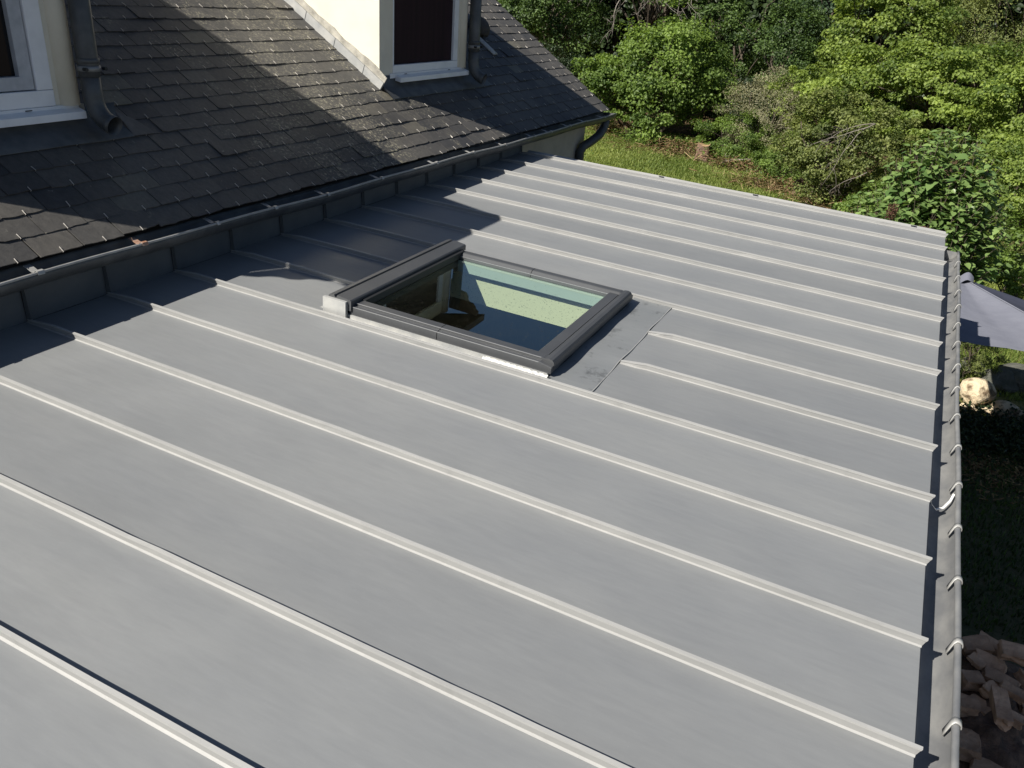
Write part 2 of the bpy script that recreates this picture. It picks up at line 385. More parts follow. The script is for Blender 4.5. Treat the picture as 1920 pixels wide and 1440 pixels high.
# ------------------------------------------------------------------ zinc extension
SK = dict(u0=1.0, u1=2.19, v0=0.925, v1=2.04)          # footprint of the skylight
def extension():
    E = empty('roof_extension', (1.9, 1.0, GZ))
    tag(E, 'single storey extension under a pale grey standing seam zinc roof', 'building')
    V0 = -3.44; K0 = -8; K1 = 12; VE = 5.16
    # walls (with the dark room below the skylight)
    for (x0, x1, y0, y1) in ((0.02, 3.70, V0, V0 + .2), (0.02, 3.70, 4.98, 5.18), (3.50, 3.70, V0 + .2, 4.98), (0.02, 0.2, V0 + .2, 4.98)):
        MB().box(x0, x1, y0, y1, GZ - .05, -0.16).build('wall', M['ext_wall'], E)
    MB().box(0.2, 3.5, V0 + .2, 4.98, GZ - .02, GZ + .02).build('room_floor', M['room'], E)
    # ceiling with the shaft opening, butt pieces
    c = MB(); z0, z1 = -0.255, -0.223
    a0, a1, b0, b1 = 1.05, 2.18, 0.97, 2.03
    for q in ((0.2, a0, V0 + .2, 4.98), (a1, 3.5, V0 + .2, 4.98), (a0, a1, V0 + .2, b0), (a0, a1, b1, 4.98)):
        c.box(*q, z0, z1)
    c.build('ceiling', M['lining'], E)
    # eave fascia under the tray ends
    MB(Zn).box(3.715, 3.745, V0, VE + .1, -0.16, -0.035).build('fascia', M['zinc_dark'], E)
    # verge board on the far side
    MB(Zn).box(0.02, 3.76, VE + .10, VE + .13, -0.17, -0.012).build('verge_board', M['zinc'], E)

    def panel(u0, u1, v0, v1, rnd, seed):
        rr = random.Random(seed)
        ph = rr.uniform(0, 6.28); am = rr.uniform(0.0006, 0.0016)
        nu = max(2, int((u1 - u0) / 0.08)); mb = MB(Zn)
        def top(a, b):
            u = u0 + (u1 - u0) * a; v = v0 + (v1 - v0) * b
            return (u, v, am * math.sin(math.pi * b) * (math.sin(u * 3.1 + ph) + 0.6 * math.sin(u * 7.3 + 2 * ph)))
        mb.grid(top, nu, 8, rnd)
        # folded-down edge at the low end
        if abs(u1 - LEN) < 1e-6:
            mb.add([(u1, v0, 0), (u1, v1, 0), (u1 + .003, v1, -0.028), (u1 + .003, v0, -0.028)], [(0, 3, 2, 1)], rnd)
        return mb
    for k in range(K0, K1):
        v0, v1 = k * BAY, (k + 1) * BAY
        rnd = R.random()
        if 2 <= k <= 4:
            panel(0.0, 0.955, v0, v1, rnd, k).build('roof_panel', M['zinc'], E, True)
            panel(2.400, LEN, v0, v1, rnd, k + 50).build('roof_panel', M['zinc'], E, True)
        else:
            panel(0.0, LEN, v0, v1, rnd, k).build('roof_panel', M['zinc'], E, True)
    # timber deck below the sheets, leaving the shaft free
    d = MB(Zn)
    for q in ((0.0, 1.0, V0, 5.15), (2.2, 3.74, V0, 5.15), (1.0, 2.2, V0, 0.90), (1.0, 2.2, 2.10, 5.15)):
        d.box(*q, -0.15, -0.012)
    d.build('roof_deck', M['fascia'], E)

    # standing seams
    prof = [(-0.013, 0.0006), (-0.0055, 0.0035), (-0.0042, 0.024), (-0.0062, 0.0245), (-0.0062, 0.0315), (0.0042, 0.0325), (0.0050, 0.004), (0.012, 0.0006)]
    def seam(v, u0, u1, flat0=False, hs=1.0, seed=0):
        rr = random.Random(seed); rings = []
        n = max(6, int((u1 - u0) / 0.12))
        us = [u0 + (u1 - u0) * i / n for i in range(n + 1)]
        if not flat0: us = [u0, .05, .1, .16] + [q for q in us if q > .2]
        if flat0: us = [u0, u0 + .015, u0 + .04, u0 + .08, u0 + .13] + [q for q in us if q > u0 + .18]
        for i, u in enumerate(us):
            k = hs
            if flat0: k = hs * min(1.0, 0.35 + 0.65 * ((u - u0) / 0.13))
            if not flat0 and u < 0.16: k = hs * (0.45 + 0.55 * max(0, u) / 0.16)
            wv = rr.gauss(0, 0.0007)
            ring = []
            for j, (a, h) in enumerate(prof):
                uu = u
                if u == us[-1]: uu = u + (h - 0.006) * 0.35     # slanted cut at the eave
                wid = 1.0 + (0.7 if flat0 and u < u0 + .1 else 0)
                ring.append((uu, v + a * wid + wv * (1 if h > .01 else 0), h * k * 0.87))
            rings.append(ring)
        mb = MB(Zn); mb.loft(rings, True, True)
        # highlights painted onto the top and base folds, flanks left darker
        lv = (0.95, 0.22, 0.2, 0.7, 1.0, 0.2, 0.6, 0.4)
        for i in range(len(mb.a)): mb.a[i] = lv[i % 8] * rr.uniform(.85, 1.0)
        return mb
    for k in range(K0, K1 + 1):
        v = k * BAY
        if k in (3, 4):
            seam(v, 0.0, 0.955, seed=k).build('standing_seam', M['seam'], E)
            seam(v, 2.402, LEN + .004, True, seed=k + 30).build('standing_seam', M['seam'], E)
        else:
            seam(v, 0.0, LEN + .004, seed=k).build('standing_seam', M['seam'], E)
    # far verge: narrow strip and its upstand roll beyond the last seam
    mb = MB(Zn)
    mb.loft([[(u, VE + .013, 0.0), (u, VE + .10, 0.004 + .001 * math.sin(u * 9)), (u, VE + .135, 0.014 + .0015 * math.sin(u * 6)), (u, VE + .142, 0.004), (u, VE + .142, -0.06)] for u in np.linspace(0.03, LEN, 40)], False)
    mb.build('verge_strip', M['zinc_edge'], E)
    for u in (1.36, 2.22, 3.52):
        MB(Zn).box(u, u + .045, VE + .10, VE + .112, 0.013, 0.017).build('verge_clip', M['gasket'], E)

    # upstand against the house, one sheet per bay, folded at each joint
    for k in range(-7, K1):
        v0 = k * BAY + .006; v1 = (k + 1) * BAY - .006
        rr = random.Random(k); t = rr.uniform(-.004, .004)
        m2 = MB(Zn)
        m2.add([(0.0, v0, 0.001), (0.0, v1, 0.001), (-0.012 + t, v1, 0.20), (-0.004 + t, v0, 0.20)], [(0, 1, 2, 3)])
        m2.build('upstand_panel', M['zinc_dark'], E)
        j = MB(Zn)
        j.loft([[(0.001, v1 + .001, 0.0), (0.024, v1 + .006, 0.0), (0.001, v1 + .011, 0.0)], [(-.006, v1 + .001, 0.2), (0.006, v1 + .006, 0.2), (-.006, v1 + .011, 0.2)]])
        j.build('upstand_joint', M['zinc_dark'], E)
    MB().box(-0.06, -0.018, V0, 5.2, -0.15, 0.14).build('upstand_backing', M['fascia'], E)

    # ---------------- gutter along the low edge
    gc, gh, gr = 3.832, -0.045, 0.070
    G = MB(Zn); rings = []
    for v in np.linspace(V0, 4.93, 60):
        wob = 0.003 * math.sin(v * 2.1) + 0.002 * math.sin(v * 5.3 + 1)
        arc = [(gc + wob - gr * math.cos(t), v, gh - gr * math.sin(t)) for t in np.linspace(0, math.pi, 15)]
        inn = [(gc + wob - (gr - .003) * math.cos(t), v, gh - (gr - .003) * math.sin(t)) for t in np.linspace(math.pi, 0, 15)]
        rings.append(arc + inn)
    G.loft(rings, True, True)
    gut = G.build('gutter', M['zinc_gutter'], E, True)
    bd = MB(Zn)
    bd.tube([(gc + gr - .004 + 0.003 * math.sin(v * 2.1) + 0.002 * math.sin(v * 5.3 + 1), v, gh + .003) for v in np.linspace(V0, 4.93, 60)], 0.0105, 12)
    bd.build('gutter_bead', M['zinc_gutter'], gut, True)
    ec = MB(Zn); ec.add([(gc - gr * math.cos(t), 4.932, gh - gr * math.sin(t)) for t in np.linspace(0, math.pi, 15)], [tuple(range(15))])
    ec.build('end_cap', M['zinc_gutter'], gut)
    for v in (4.614, 4.218, 3.861, 3.538, 3.167, 2.832, 2.472, 2.146, 1.809, 1.473, 1.132, 0.797, 0.459, 0.123, -0.22, -.56, -.9):
        wob = 0.003 * math.sin(v * 2.1) + 0.002 * math.sin(v * 5.3 + 1)
        b = MB(Zn); dv = R.uniform(-.006, .006); path = []
        path += [(gc + wob + .042, -.075), (gc + wob + .047, -.058), (gc + wob + .053, -.036)]
        bx, bh = gc + wob + gr - .004, gh + .003
        for t in np.linspace(2.0, -1.2, 9):
            path.append((bx + .0152 * math.cos(t), bh + .0152 * math.sin(t)))
        wd = 0.012
        rings = [[(p[0], v + dv - wd - max(0, .012 - .004 * i), p[1]), (p[0], v + dv + wd - max(0, .012 - .004 * i), p[1])] for i, p in enumerate(path)]
        b.loft(rings, False, False)
        b.build('gutter_bracket', M['bracket'], gut, True)
        o = bpy.context.scene.objects
    for o in [c for c in gut.children if c.name.startswith('gutter_bracket')]:
        s = o.modifiers.new('thick', 'SOLIDIFY'); s.thickness = 0.003; s.offset = 1
    return E

def skylight(E):
    u0, u1, v0, v1 = SK['u0'], SK['u1'], SK['v0'], SK['v1']
    gu0, gu1, gv0, gv1 = 1.13, 2.085, 1.045, 1.955
    # flashing round the window: apron below, strips at the sides and top
    ap = MB(Zn)
    rr = random.Random(3)
    def fa(a, b):
        u = u1 - .01 + (2.397 - u1 + .01) * a; v = 0.866 + (2.146 - 0.866) * b
        wav = 0.0022 * math.sin(b * 15) + .0012 * math.sin(b * 33)
        return (u + (wav if a == 1 else 0), v, 0.0025 + 0.004 * a * (0.5 + 0.5 * math.sin(b * 19 + 1)) * a + 0.004 * (1 - a) * (1 - a) * (1 + math.sin(b * 21)))
    ap.grid(fa, 6, 60)
    apron = ap.build('apron_flashing', M['zinc_apron'], E, True)
    ed = MB(Zn); pts = []
    for b in np.linspace(0, 1, 61):
        x, y, z = fa(1, b); pts.append((x, y, z))
    ed.loft([[(x, y, z + .0008), (x + .0028, y, z + .0003), (x + .003, y, -0.001), (x, y, -.001)] for x, y, z in pts], True, True)
    ed.build('apron_fold', M['zinc_edge'], apron)
    fl = MB(Zn)
    fl.box(0.94, u1 - .01, 0.874, v0 + .02, 0.0012, 0.004)            # near side strip
    fl.box(0.94, u1 - .01, v1 - .02, 2.142, 0.0012, 0.004)
    fl.box(0.90, u0 + .02, v0 + .02, v1 - .02, 0.0012, 0.004)
    # little standing kerb of zinc that the window sits on
    fl.box(u0 + .02, u1 - .01, v0 - .018, v0 + .0, 0.004, 0.026)
    fl.box(u0 + .02, u1 - .01, v1, v1 + .018, 0.004, 0.026)
    W = fl.build('side_flashing', M['zinc_flash'], E)
    sk = MB(Zn)
    # window frame: hidden core
    for q in ((u0 + .02, gu0 - .02, v0 + .005, v1 - .005), (gu1 + .02, u1 - .02, v0 + .005, v1 - .005), (gu0 - .02, gu1 + .02, v0 + .005, gv0 - .02), (gu0 - .02, gu1 + .02, gv1 + .02, v1 - .005)):
        sk.box(*q, -0.04, 0.036)
    F = sk.build('skylight', M['gasket'], E)
    # crumpled lead corner piece at the low near end
    cr = MB(Zn)
    def fc(a, b):
        return (1.86 + .33 * a, v0 - .028 - 0.02 * (1 - b), 0.005 + 0.022 * b + 0.0012 * math.sin(a * 61 + b * 9) + 0.001 * math.sin(a * 137 + b * 14))
    cr.grid(fc, 40, 5); cr.build('corner_lead', M['zinc_flash'], F)
    # near side rail cover (two lengths with a joint), stepped profile
    def side(vs, sgn, name, k=1.0):
        for (a, b) in ((u0 + .105, 1.60), (1.6035, u1 + .005)):
            prof = [(0.0, 0.026), (0.0, 0.066), (0.004, 0.069), (0.030, 0.071), (0.030, 0.0765), (0.034, 0.079), (0.082, 0.079), (0.088, 0.076), (0.112, 0.060), (0.112, 0.03)]
            prof = [(q * k, h) for q, h in prof]
            mb = MB(Zn)
            rings = []
            for u in (a, b - .06 if b > 2 else b - .001, b):
                dz = -0.012 if (u == b and b > 2) else 0
                rings.append([(u, vs + sgn * q, h + (dz if h > .05 else 0)) for q, h in prof])
            mb.loft(rings, True, True)
            mb.build(name, M['anthracite'], F)
        # highlight lines along the rail edges, painted as lighter strips
        e = MB(Zn)
        for q, h in ((0.001, 0.0675), (0.031 * k, 0.0785), (0.112 * k, 0.0605)):
            e.box(u0 + .108, u1 - .06, vs + sgn * q - .0016, vs + sgn * q + .0016, h - .0008, h + .0022)
        e.build('rail_highlight', M['anthracite_highlight'], F)
    side(v0 - .012, 1, 'side_rail')
    side(v1 + .012, -1, 'side_rail', 0.82)
    # hood across the high end
    h = MB(Zn)
    prof = [(0.985, 0.03), (0.985, 0.105), (1.000, 0.112), (1.018, 0.112), (1.022, 0.100), (1.032, 0.100), (1.036, 0.113), (1.112, 0.104), (1.118, 0.098), (1.118, 0.050)]
    h.loft([[(a, v, b) for a, b in prof] for v in (v0 - .022, v1 + .022)]); h.build('hood', M['anthracite'], F)
    MB(Zn).box(1.1185, gu0 + .012, gv0 - .05, gv1 + .05, 0.048, 0.085).build('hood_seal', M['gasket'], F)
    # raw zinc corner piece at the high near corner
    MB(Zn).box(0.962, 1.098, v0 - .040, v0 - .0225, 0.006, 0.096).build('corner_plate', M['zinc_flash'], F)
    # bottom rail: flat sash strip, dark groove, rounded cover
    b = MB(Zn)
    prof = [(gu1 - .004, 0.045), (gu1 - .004, 0.066), (gu1, 0.0685), (2.136, 0.0685), (2.137, 0.045)]
    b.loft([[(a, v, q) for a, q in prof] for v in (gv0 - .055, gv1 + .055)]); b.build('sash_rail', M['anthracite'], F)
    b = MB(Zn)
    prof = [(2.144, 0.03), (2.144, 0.074), (2.150, 0.081), (2.170, 0.0835), (2.186, 0.080), (2.194, 0.071), (2.197, 0.055), (2.195, 0.034), (2.186, 0.030), (2.180, 0.006), (2.16, 0.006)]
    b.loft([[(a, v, q) for a, q in prof] for v in (v0 + .015, v1 - .015)]); b.build('bottom_rail', M['anthracite'], F)
    # glass
    MB(Zn).add([(gu0 - .02, gv0 - .02, 0.046), (gu1 + .02, gv0 - .02, 0.046), (gu1 + .02, gv1 + .02, 0.046), (gu0 - .02, gv1 + .02, 0.046)], [(0, 1, 2, 3)]).build('glass', M['glass'], F)
    # white sash lining and the shaft below it
    L = MB(Zn); t = 0.012; z0, z1 = -0.030, 0.038
    MB(Zn).box(gu0 - t, gu0, gv0, gv1, z0, z1).box(1.051, 1.075, 0.99, 1.98, -.22, -.06).build('shaded_lining', M['lining_shade'], F)  # high-end lining and shaft face, their shade put into the colour
    L.box(gu1, gu1 + t, gv0, gv1, z0, z1)
    L.box(gu0 - t, gu1 + t, gv0 - t, gv0, z0, z1); L.box(gu0 - t, gu1 + t, gv1, gv1 + t, z0, z1)
    L.build('sash_lining', M['lining'], F)
    a0, a1, b0, b1 = 1.05, 2.17, 0.97, 1.998
    L = MB(Zn); z0, z1 = -0.222, -0.031
    L.box(a0 - t, a0, b0, b1, z0, z1); L.box(a1, a1 + t, b0, b1, z0, z1)
    L.box(a0 - t, a1 + t, b0 - t, b0, z0, z1); L.box(a0 - t, a1 + t, b1, b1 + t, z0, z1)
    # ledge that closes the gap between lining and shaft
    for q in ((a0, gu0 - .013, b0, b1), (gu1 + .013, a1, b0, b1), (gu0 - .013, gu1 + .013, b0, gv0 - .013), (gu0 - .013, gu1 + .013, gv1 + .013, b1)):
        L.box(*q, -0.037, -0.032)
    L.build('shaft', M['plaster'], F)

EXT = extension()
skylight(EXT)

# white strap hanging from the tray end into the gutter
st = MB(Zn)
pth = [(3.793, 0.915, -0.012), (3.806, 0.925, -0.045), (3.83, 0.945, -0.075), (3.858, 0.98, -0.078), (3.878, 1.02, -0.062), (3.888, 1.062, -0.050)]
st.loft([[(u - .003, v + .0042, h), (u + .003, v - .0042, h + .001), (u + .003, v - .0042, h - .0015), (u - .003, v + .0042, h - .0015)] for u, v, h in pth])
tag(st.build('strap', M['strap'], None, False), 'thin white strap hanging into the right-hand zinc gutter', 'strap')

# ------------------------------------------------------------------ slate house
def slates(H):
    mb = MB(Sl); hk = MB(Sl)
    EXPO, WID = 0.1245, 0.2255
    nrow = 44
    rr = random.Random(5)
    def rake(s): return 7.46 + 0.095 * s
    for r in range(nrow):
        s0 = r * EXPO + 0.004
        off = 0.078 if r % 2 == 0 else 0.195
        y = off - 0.2255 * 16
        end = rake(s0)
        while y < end:
            wd = WID + rr.gauss(0, 0.0025)
            y0, y1 = y + 0.0026, min(y + WID - 0.0026, end)
            y += WID
            if y1 - y0 < 0.03: continue
            rnd = rr.betavariate(2.2, 2.2)
            if rr.random() < 0.05: rnd = rr.uniform(0.85, 1.0)
            ds = rr.gauss(0, 0.0022); rot = rr.gauss(0, 0.004)
            lift = 0.0115 + abs(rr.gauss(0, 0.0016)) + (0.005 if rr.random() < .05 else 0)
            n = 7; low = []
            for i in range(n + 1):
                q = i / n
                j = rr.gauss(0, 0.0016)
                if i in (0, n) and rr.random() < 0.3: j += rr.uniform(0.002, 0.010)
                low.append((s0 + ds + rot * (q - .5) * WID * 4 + j, y0 + (y1 - y0) * q))
            TL = 0.27; th = 0.0052
            tilt = rr.gauss(0, 0.0012)
            V = []
            for i, (s, yy) in enumerate(low): V.append((s, yy, lift + tilt * (i / n - .5) * 2))
            for i, (s, yy) in enumerate(low): V.append((s0 + TL, yy, 0.001))
            for i, (s, yy) in enumerate(low): V.append((s, yy, lift + tilt * (i / n - .5) * 2 - th))
            F = []
            m = n + 1
            for i in range(n):
                F.append((i, i + 1, m + i + 1, m + i))
                F.append((2 * m + i, 2 * m + i + 1, i + 1, i))
            F.append((0, m, 2 * m)); F.append((n, 2 * m + n, m + n))
            mb.add(V, F, rnd)
            # wire hook at the tail of the slate
            if s0 < 2.75 and y0 > -1.6 and y1 - y0 > .12 and rr.random() < 0.94:
                yc = (y0 + y1) / 2 + rr.gauss(0, 0.004); b = 0.0012; t = rr.gauss(0, 0.003)
                L = rr.uniform(0.02, 0.03)
                hk.loft([[(s0 + ds - .005, yc - b, lift - .004), (s0 + ds - .005, yc + b, lift - .004), (s0 + ds - .005, yc + b, lift - .001), (s0 + ds - .005, yc - b, lift - .001)],
                         [(s0 + ds - .004, yc - b, lift + .0035), (s0 + ds - .004, yc + b, lift + .0035), (s0 + ds - .007, yc + b, lift + .005), (s0 + ds - .007, yc - b, lift + .005)],
                         [(s0 + ds + L, yc - b + t, lift + .001), (s0 + ds + L, yc + b + t, lift + .001), (s0 + ds + L, yc + b + t, lift + .0042), (s0 + ds + L, yc - b + t, lift + .0042)]])
    # under-sheet
    mb.add([(0.03, -3.4, -0.003), (0.03, 7.44, -0.003), (5.6, 7.9, -0.003), (5.6, -3.4, -0.003)], [(0, 1, 2, 3)], 0.2)
    roof = mb.build('slate_roof', M['slate'], H)
    h = hk.build('slate_hooks', M['hook'], H); h['kind'] = 'stuff'
    # back slope (behind the ridge)
    b = MB(Hs)
    rx, rz = EX - 5.5 * CP, EZ + 5.5 * SP
    b.add([(rx, -3.4, rz), (rx, 7.9, rz), (rx - 4.6, 7.9, .3), (rx - 4.6, -3.4, .3)], [(0, 1, 2, 3)])
    b.build('rear_slope', M['slate'], H)
    return roof

def dormer(H, yo, window):
    X = -0.60
    w0, w1 = -0.49, 0.935                       # wall ends, before the offset
    def T(p): return Hs((p[0], p[1] + yo, p[2]))
    def rz(x): return EZ + (EX - x) * math.tan(PH)      # slate height
    def uz(x): return 1.945 + (-0.23 - x) * 0.27         # soffit height
    b = MB(T)
    xb = -3.2
    # front wall pieces around the opening (butt jointed)
    op0, op1, zb, zt = (w0 + .19, w1 - .17, 0.80, 1.80)
    for q in ((w0, op0, 0.62, 1.95), (op1 + .0, w1 - .055, 0.78, 1.95), (op0, op1, 0.62, 0.80), (op0, op1, 1.80, 1.95)):
        b.box(X - .20, X, q[0], q[1], q[2], q[3])
    # cheeks
    for (ya, yb) in ((w0, w0 + .18), (w1 - .18, w1)):
        b.add([(X - .2, ya, rz(X - .2) - .1), (X - .2, yb, rz(X - .2) - .1), (xb, yb, rz(xb) - .1), (xb, ya, rz(xb) - .1),
               (X - .2, ya, uz(X - .2)), (X - .2, yb, uz(X - .2)), (xb, yb, uz(xb)), (xb, ya, uz(xb))],
              [(4, 5, 6, 7), (0, 1, 5, 4), (1, 2, 6, 5), (2, 3, 7, 6), (3, 0, 4, 7)])
    D = b.build('dormer', M['render'], H)
    # rounded pillar on the far side of the window
    pl = MB(T); ring = []
    yc = w1 - .085
    for z in (0.80, 1.95):
        ring.append([(X + .012 + .055 * math.cos(t) - .03, yc + .062 * math.sin(t), z) for t in np.linspace(-math.pi / 2, math.pi / 2, 10)] + [(X - .1, yc + .062, z), (X - .1, yc - .062, z)])
    pl.loft(ring); pl.build('pillar', M['render'], D, True)
    MB(T).box(X - .05, X + .008, yc - .07, yc + .075, 0.735, 0.7995).build('pillar_foot', M['render_dirty'], D)
    # dark lining behind the opening
    MB(T).box(X - .55, X - .21, op0 - .1, op1 + .1, 0.6, 1.93).build('window_reveal', M['gasket'], D)
    # frame
    if window == 'panel':
        fr = MB(T)
        fr.box(X - .06, X + .004, op1 - .075, op1 - .002, 0.865, 1.798)
        fr.box(X - .06, X + .006, op0 - .001, op1 - .002, 0.802, 0.864)
        fr.box(X - .06, X + .003, op0 + .001, op0 + .016, 0.865, 1.798)
        frm = fr.build('window_frame', M['pvc'], D, bevel=.003)
        MB(T).box(X - .05, X - .02, op0 + .0165, op1 - .076, 0.8655, 1.795).build('window_panel', M['curtain'], frm if False else D)
    else:
        fr = MB(T)
        fr.box(X - .06, X + .006, op1 - .09, op1 - .002, 0.882, 1.798)
        fr.box(X - .06, X + .008, op0 + .001, op1 - .002, 0.802, 0.881)
        fr.box(X - .06, X + .004, op0 + .001, op0 + .07, 0.882, 1.798)
        fr.build('window_frame', M['pvc'], D, bevel=.004)
        sa = MB(T)
        sa.box(X - .055, X - .006, op1 - .165, op1 - .094, 0.886, 1.795)
        sa.box(X - .055, X - .005, op0 + .074, op1 - .094, 0.8855, 0.95)
        sa.build('window_sash', M['pvc_shaded'], D, bevel=.003)
        MB(T).box(X - .05, X - .035, op0 + .074, op1 - .166, 0.951, 1.795).build('window_glass', M['dark_glass'], D)
    # sill with a stepped nose
    sl = MB(T)
    prof = [(X - .02, 0.748), (X + .062, 0.735), (X + .062, 0.772), (X + .012, 0.786), (X + .012, 0.8015), (X - .02, 0.8015)]
    sl.loft([[(a, y, z) for a, z in prof] for y in (op0 + .03, w1 - .045)])
    sl.box(X - .02, X + .0115, op0 - .05, op0 + .0295, 0.765, 0.8013)
    sl.build('window_sill', M['pvc'], D, bevel=.002)
    dt = MB(T)
    for y in (op0 + .16, op1 - .18): dt.box(X + .0122, X + .0155, y, y + .035, 0.789, 0.7935)
    dt.build('drain_slot', M['gasket'], D)
    # lead apron on the slates
    a = MB(T)
    def A(s, h): return (EX - s * CP + h * SP, EZ + s * SP + h * CP)
    x1, z1 = A(0.624, 0.020); x2, z2 = A(0.735, 0.026)
    yl, yr = w0 - .03, w1 + .30
    pts = [(x1, z1 - .004), (x1, z1), (x2, z2), (X + .006, z2 + .05), (X + .006, 0.79), (X + .003, 0.79)]
    rings = []
    for y in np.linspace(w0 + .0, yr - .12, 9):
        rings.append([(q[0], y, q[1] + .002 * math.sin(y * 19)) for q in pts])
    a.loft(rings, False, False)
    a.add([(x1, yl + .135, z1), (x1, w0, z1), (X + .006, w0, z2 + .05)], [(0, 1, 2)])
    a.add([(x1, yr - .12, z1), (x1, yr + .03, z1), (x2, yr - .02, z2), (X + .006, yr - .12, z2 + .05)], [(0, 1, 2, 3)])
    a.build('apron_flashing', M['zinc_old'], D, True)
    # side flashing and stained plinth on the near cheek
    for (off, h0, h1, m, nm) in ((0.020, 0.006, 0.075, 'zinc_flash', 'side_flashing'), (0.008, 0.0755, 0.125, 'render_dirty', 'plinth')):
        s_ = MB(T); rings = []
        rr = random.Random(9)
        for i, s in enumerate(np.linspace(0.752, 4.3, 60)):
            xa, za = A(s, h0); tp = h1 + (rr.gauss(0, 0.007) if nm == 'plinth' else 0)
            xt, zt_ = A(s, tp)
            rings.append([(xa, w0 - off, za), (xa, w0 + .001, za), (xt, w0 + .001, zt_), (xt, w0 - off, zt_)])
        s_.loft(rings, True, True); s_.build(nm, M[m], D)
    jn = MB(T)
    for s in np.arange(0.95, 4.2, 0.33):
        xa, za = A(s, 0.004); xt, zt_ = A(s + .018, 0.076); 
        jn.loft([[(xa, w0 - .0225, za), (xa + .003, w0 - .0225, za), (xa + .003, w0 - .018, za), (xa, w0 - .018, za)],
                 [(xt, w0 - .0225, zt_), (xt + .003, w0 - .0225, zt_), (xt + .003, w0 - .018, zt_), (xt, w0 - .018, zt_)]])
    jn.build('flashing_joint', M['zinc_dark'], D)
    # roof of the dormer: shed slope with a wide eave, timber soffit and scrolled brackets
    r0, r1 = w0 - .19, w1 + .15
    rf = MB(T)
    xs = -0.23; xe = -3.4
    rf.add([(xs, r0, uz(xs) + .012), (xs, r1, uz(xs) + .012), (xe, r1, uz(xe) + .012), (xe, r0, uz(xe) + .012),
            (xs, r0, uz(xs) + .085), (xs, r1, uz(xs) + .085), (xe, r1, uz(xe) + .085), (xe, r0, uz(xe) + .085)],
           [(3, 2, 1, 0), (4, 5, 6, 7), (0, 1, 5, 4), (1, 2, 6, 5), (2, 3, 7, 6), (3, 0, 4, 7)])
    rf.build('dormer_roof', M['wood'], D)
    prof = [(X, 1.94), (xs - .03, 1.94), (xs - .03, 1.90), (xs - .06, 1.885), (xs - .075, 1.855), (xs - .10, 1.83), (xs - .14, 1.825), (xs - .165, 1.80),
            (xs - .17, 1.76), (xs - .20, 1.73), (xs - .25, 1.725), (xs - .285, 1.70), (xs - .30, 1.65), (xs - .34, 1.62), (X, 1.61)]
    for y in (w0 - .06, w1 + .01):
        bk = MB(T); bk.loft([[(x, yy, z) for x, z in prof] for yy in (y, y + .05)]); bk.build('eave_bracket', M['wood'], D)
    return D

def downpipe(H, yo, y):
    X = -0.60
    def T(p): return Hs((p[0], p[1] + yo, p[2]))
    pr_ = 0.052
    mb = MB(T)
    cx = X + .085
    mb.tube([(cx, y, 1.90), (cx, y, 1.02), (cx, y, 0.945)], pr_, 18, False)
    mb.tube([(cx, y, 1.035), (cx, y, 1.012)], pr_ + .005, 18)
    path = [(cx, y, 0.95), (cx, y, 0.85), (cx + .006, y + .002, 0.805), (cx + .024, y + .004, 0.765), (cx + .052, y + .007, 0.735), (cx + .085, y + .010, 0.718), (cx + .118, y + .013, 0.708)]
    mb.tube(path, [pr_ - .003] * 5 + [pr_ - .002, pr_ + .001], 18, False)
    o = mb.build('downpipe', M['zinc_old'], H, True)
    s = o.modifiers.new('thick', 'SOLIDIFY'); s.thickness = 0.002
    c = MB(T); c.tube([(cx, y, 0.972), (cx, y, 0.998)], pr_ + .006, 18); c.build('pipe_clamp', M['zinc_gutter'], o, True)
    c = MB(T)
    for sg in (-1, 1):
        c.tube([(cx + .035, y + sg * (pr_ + .006), 0.985), (cx + .06, y + sg * (pr_ + .006), 0.985)], 0.009, 10)
    c.build('clamp_screw', M['gasket'], o)
    return o

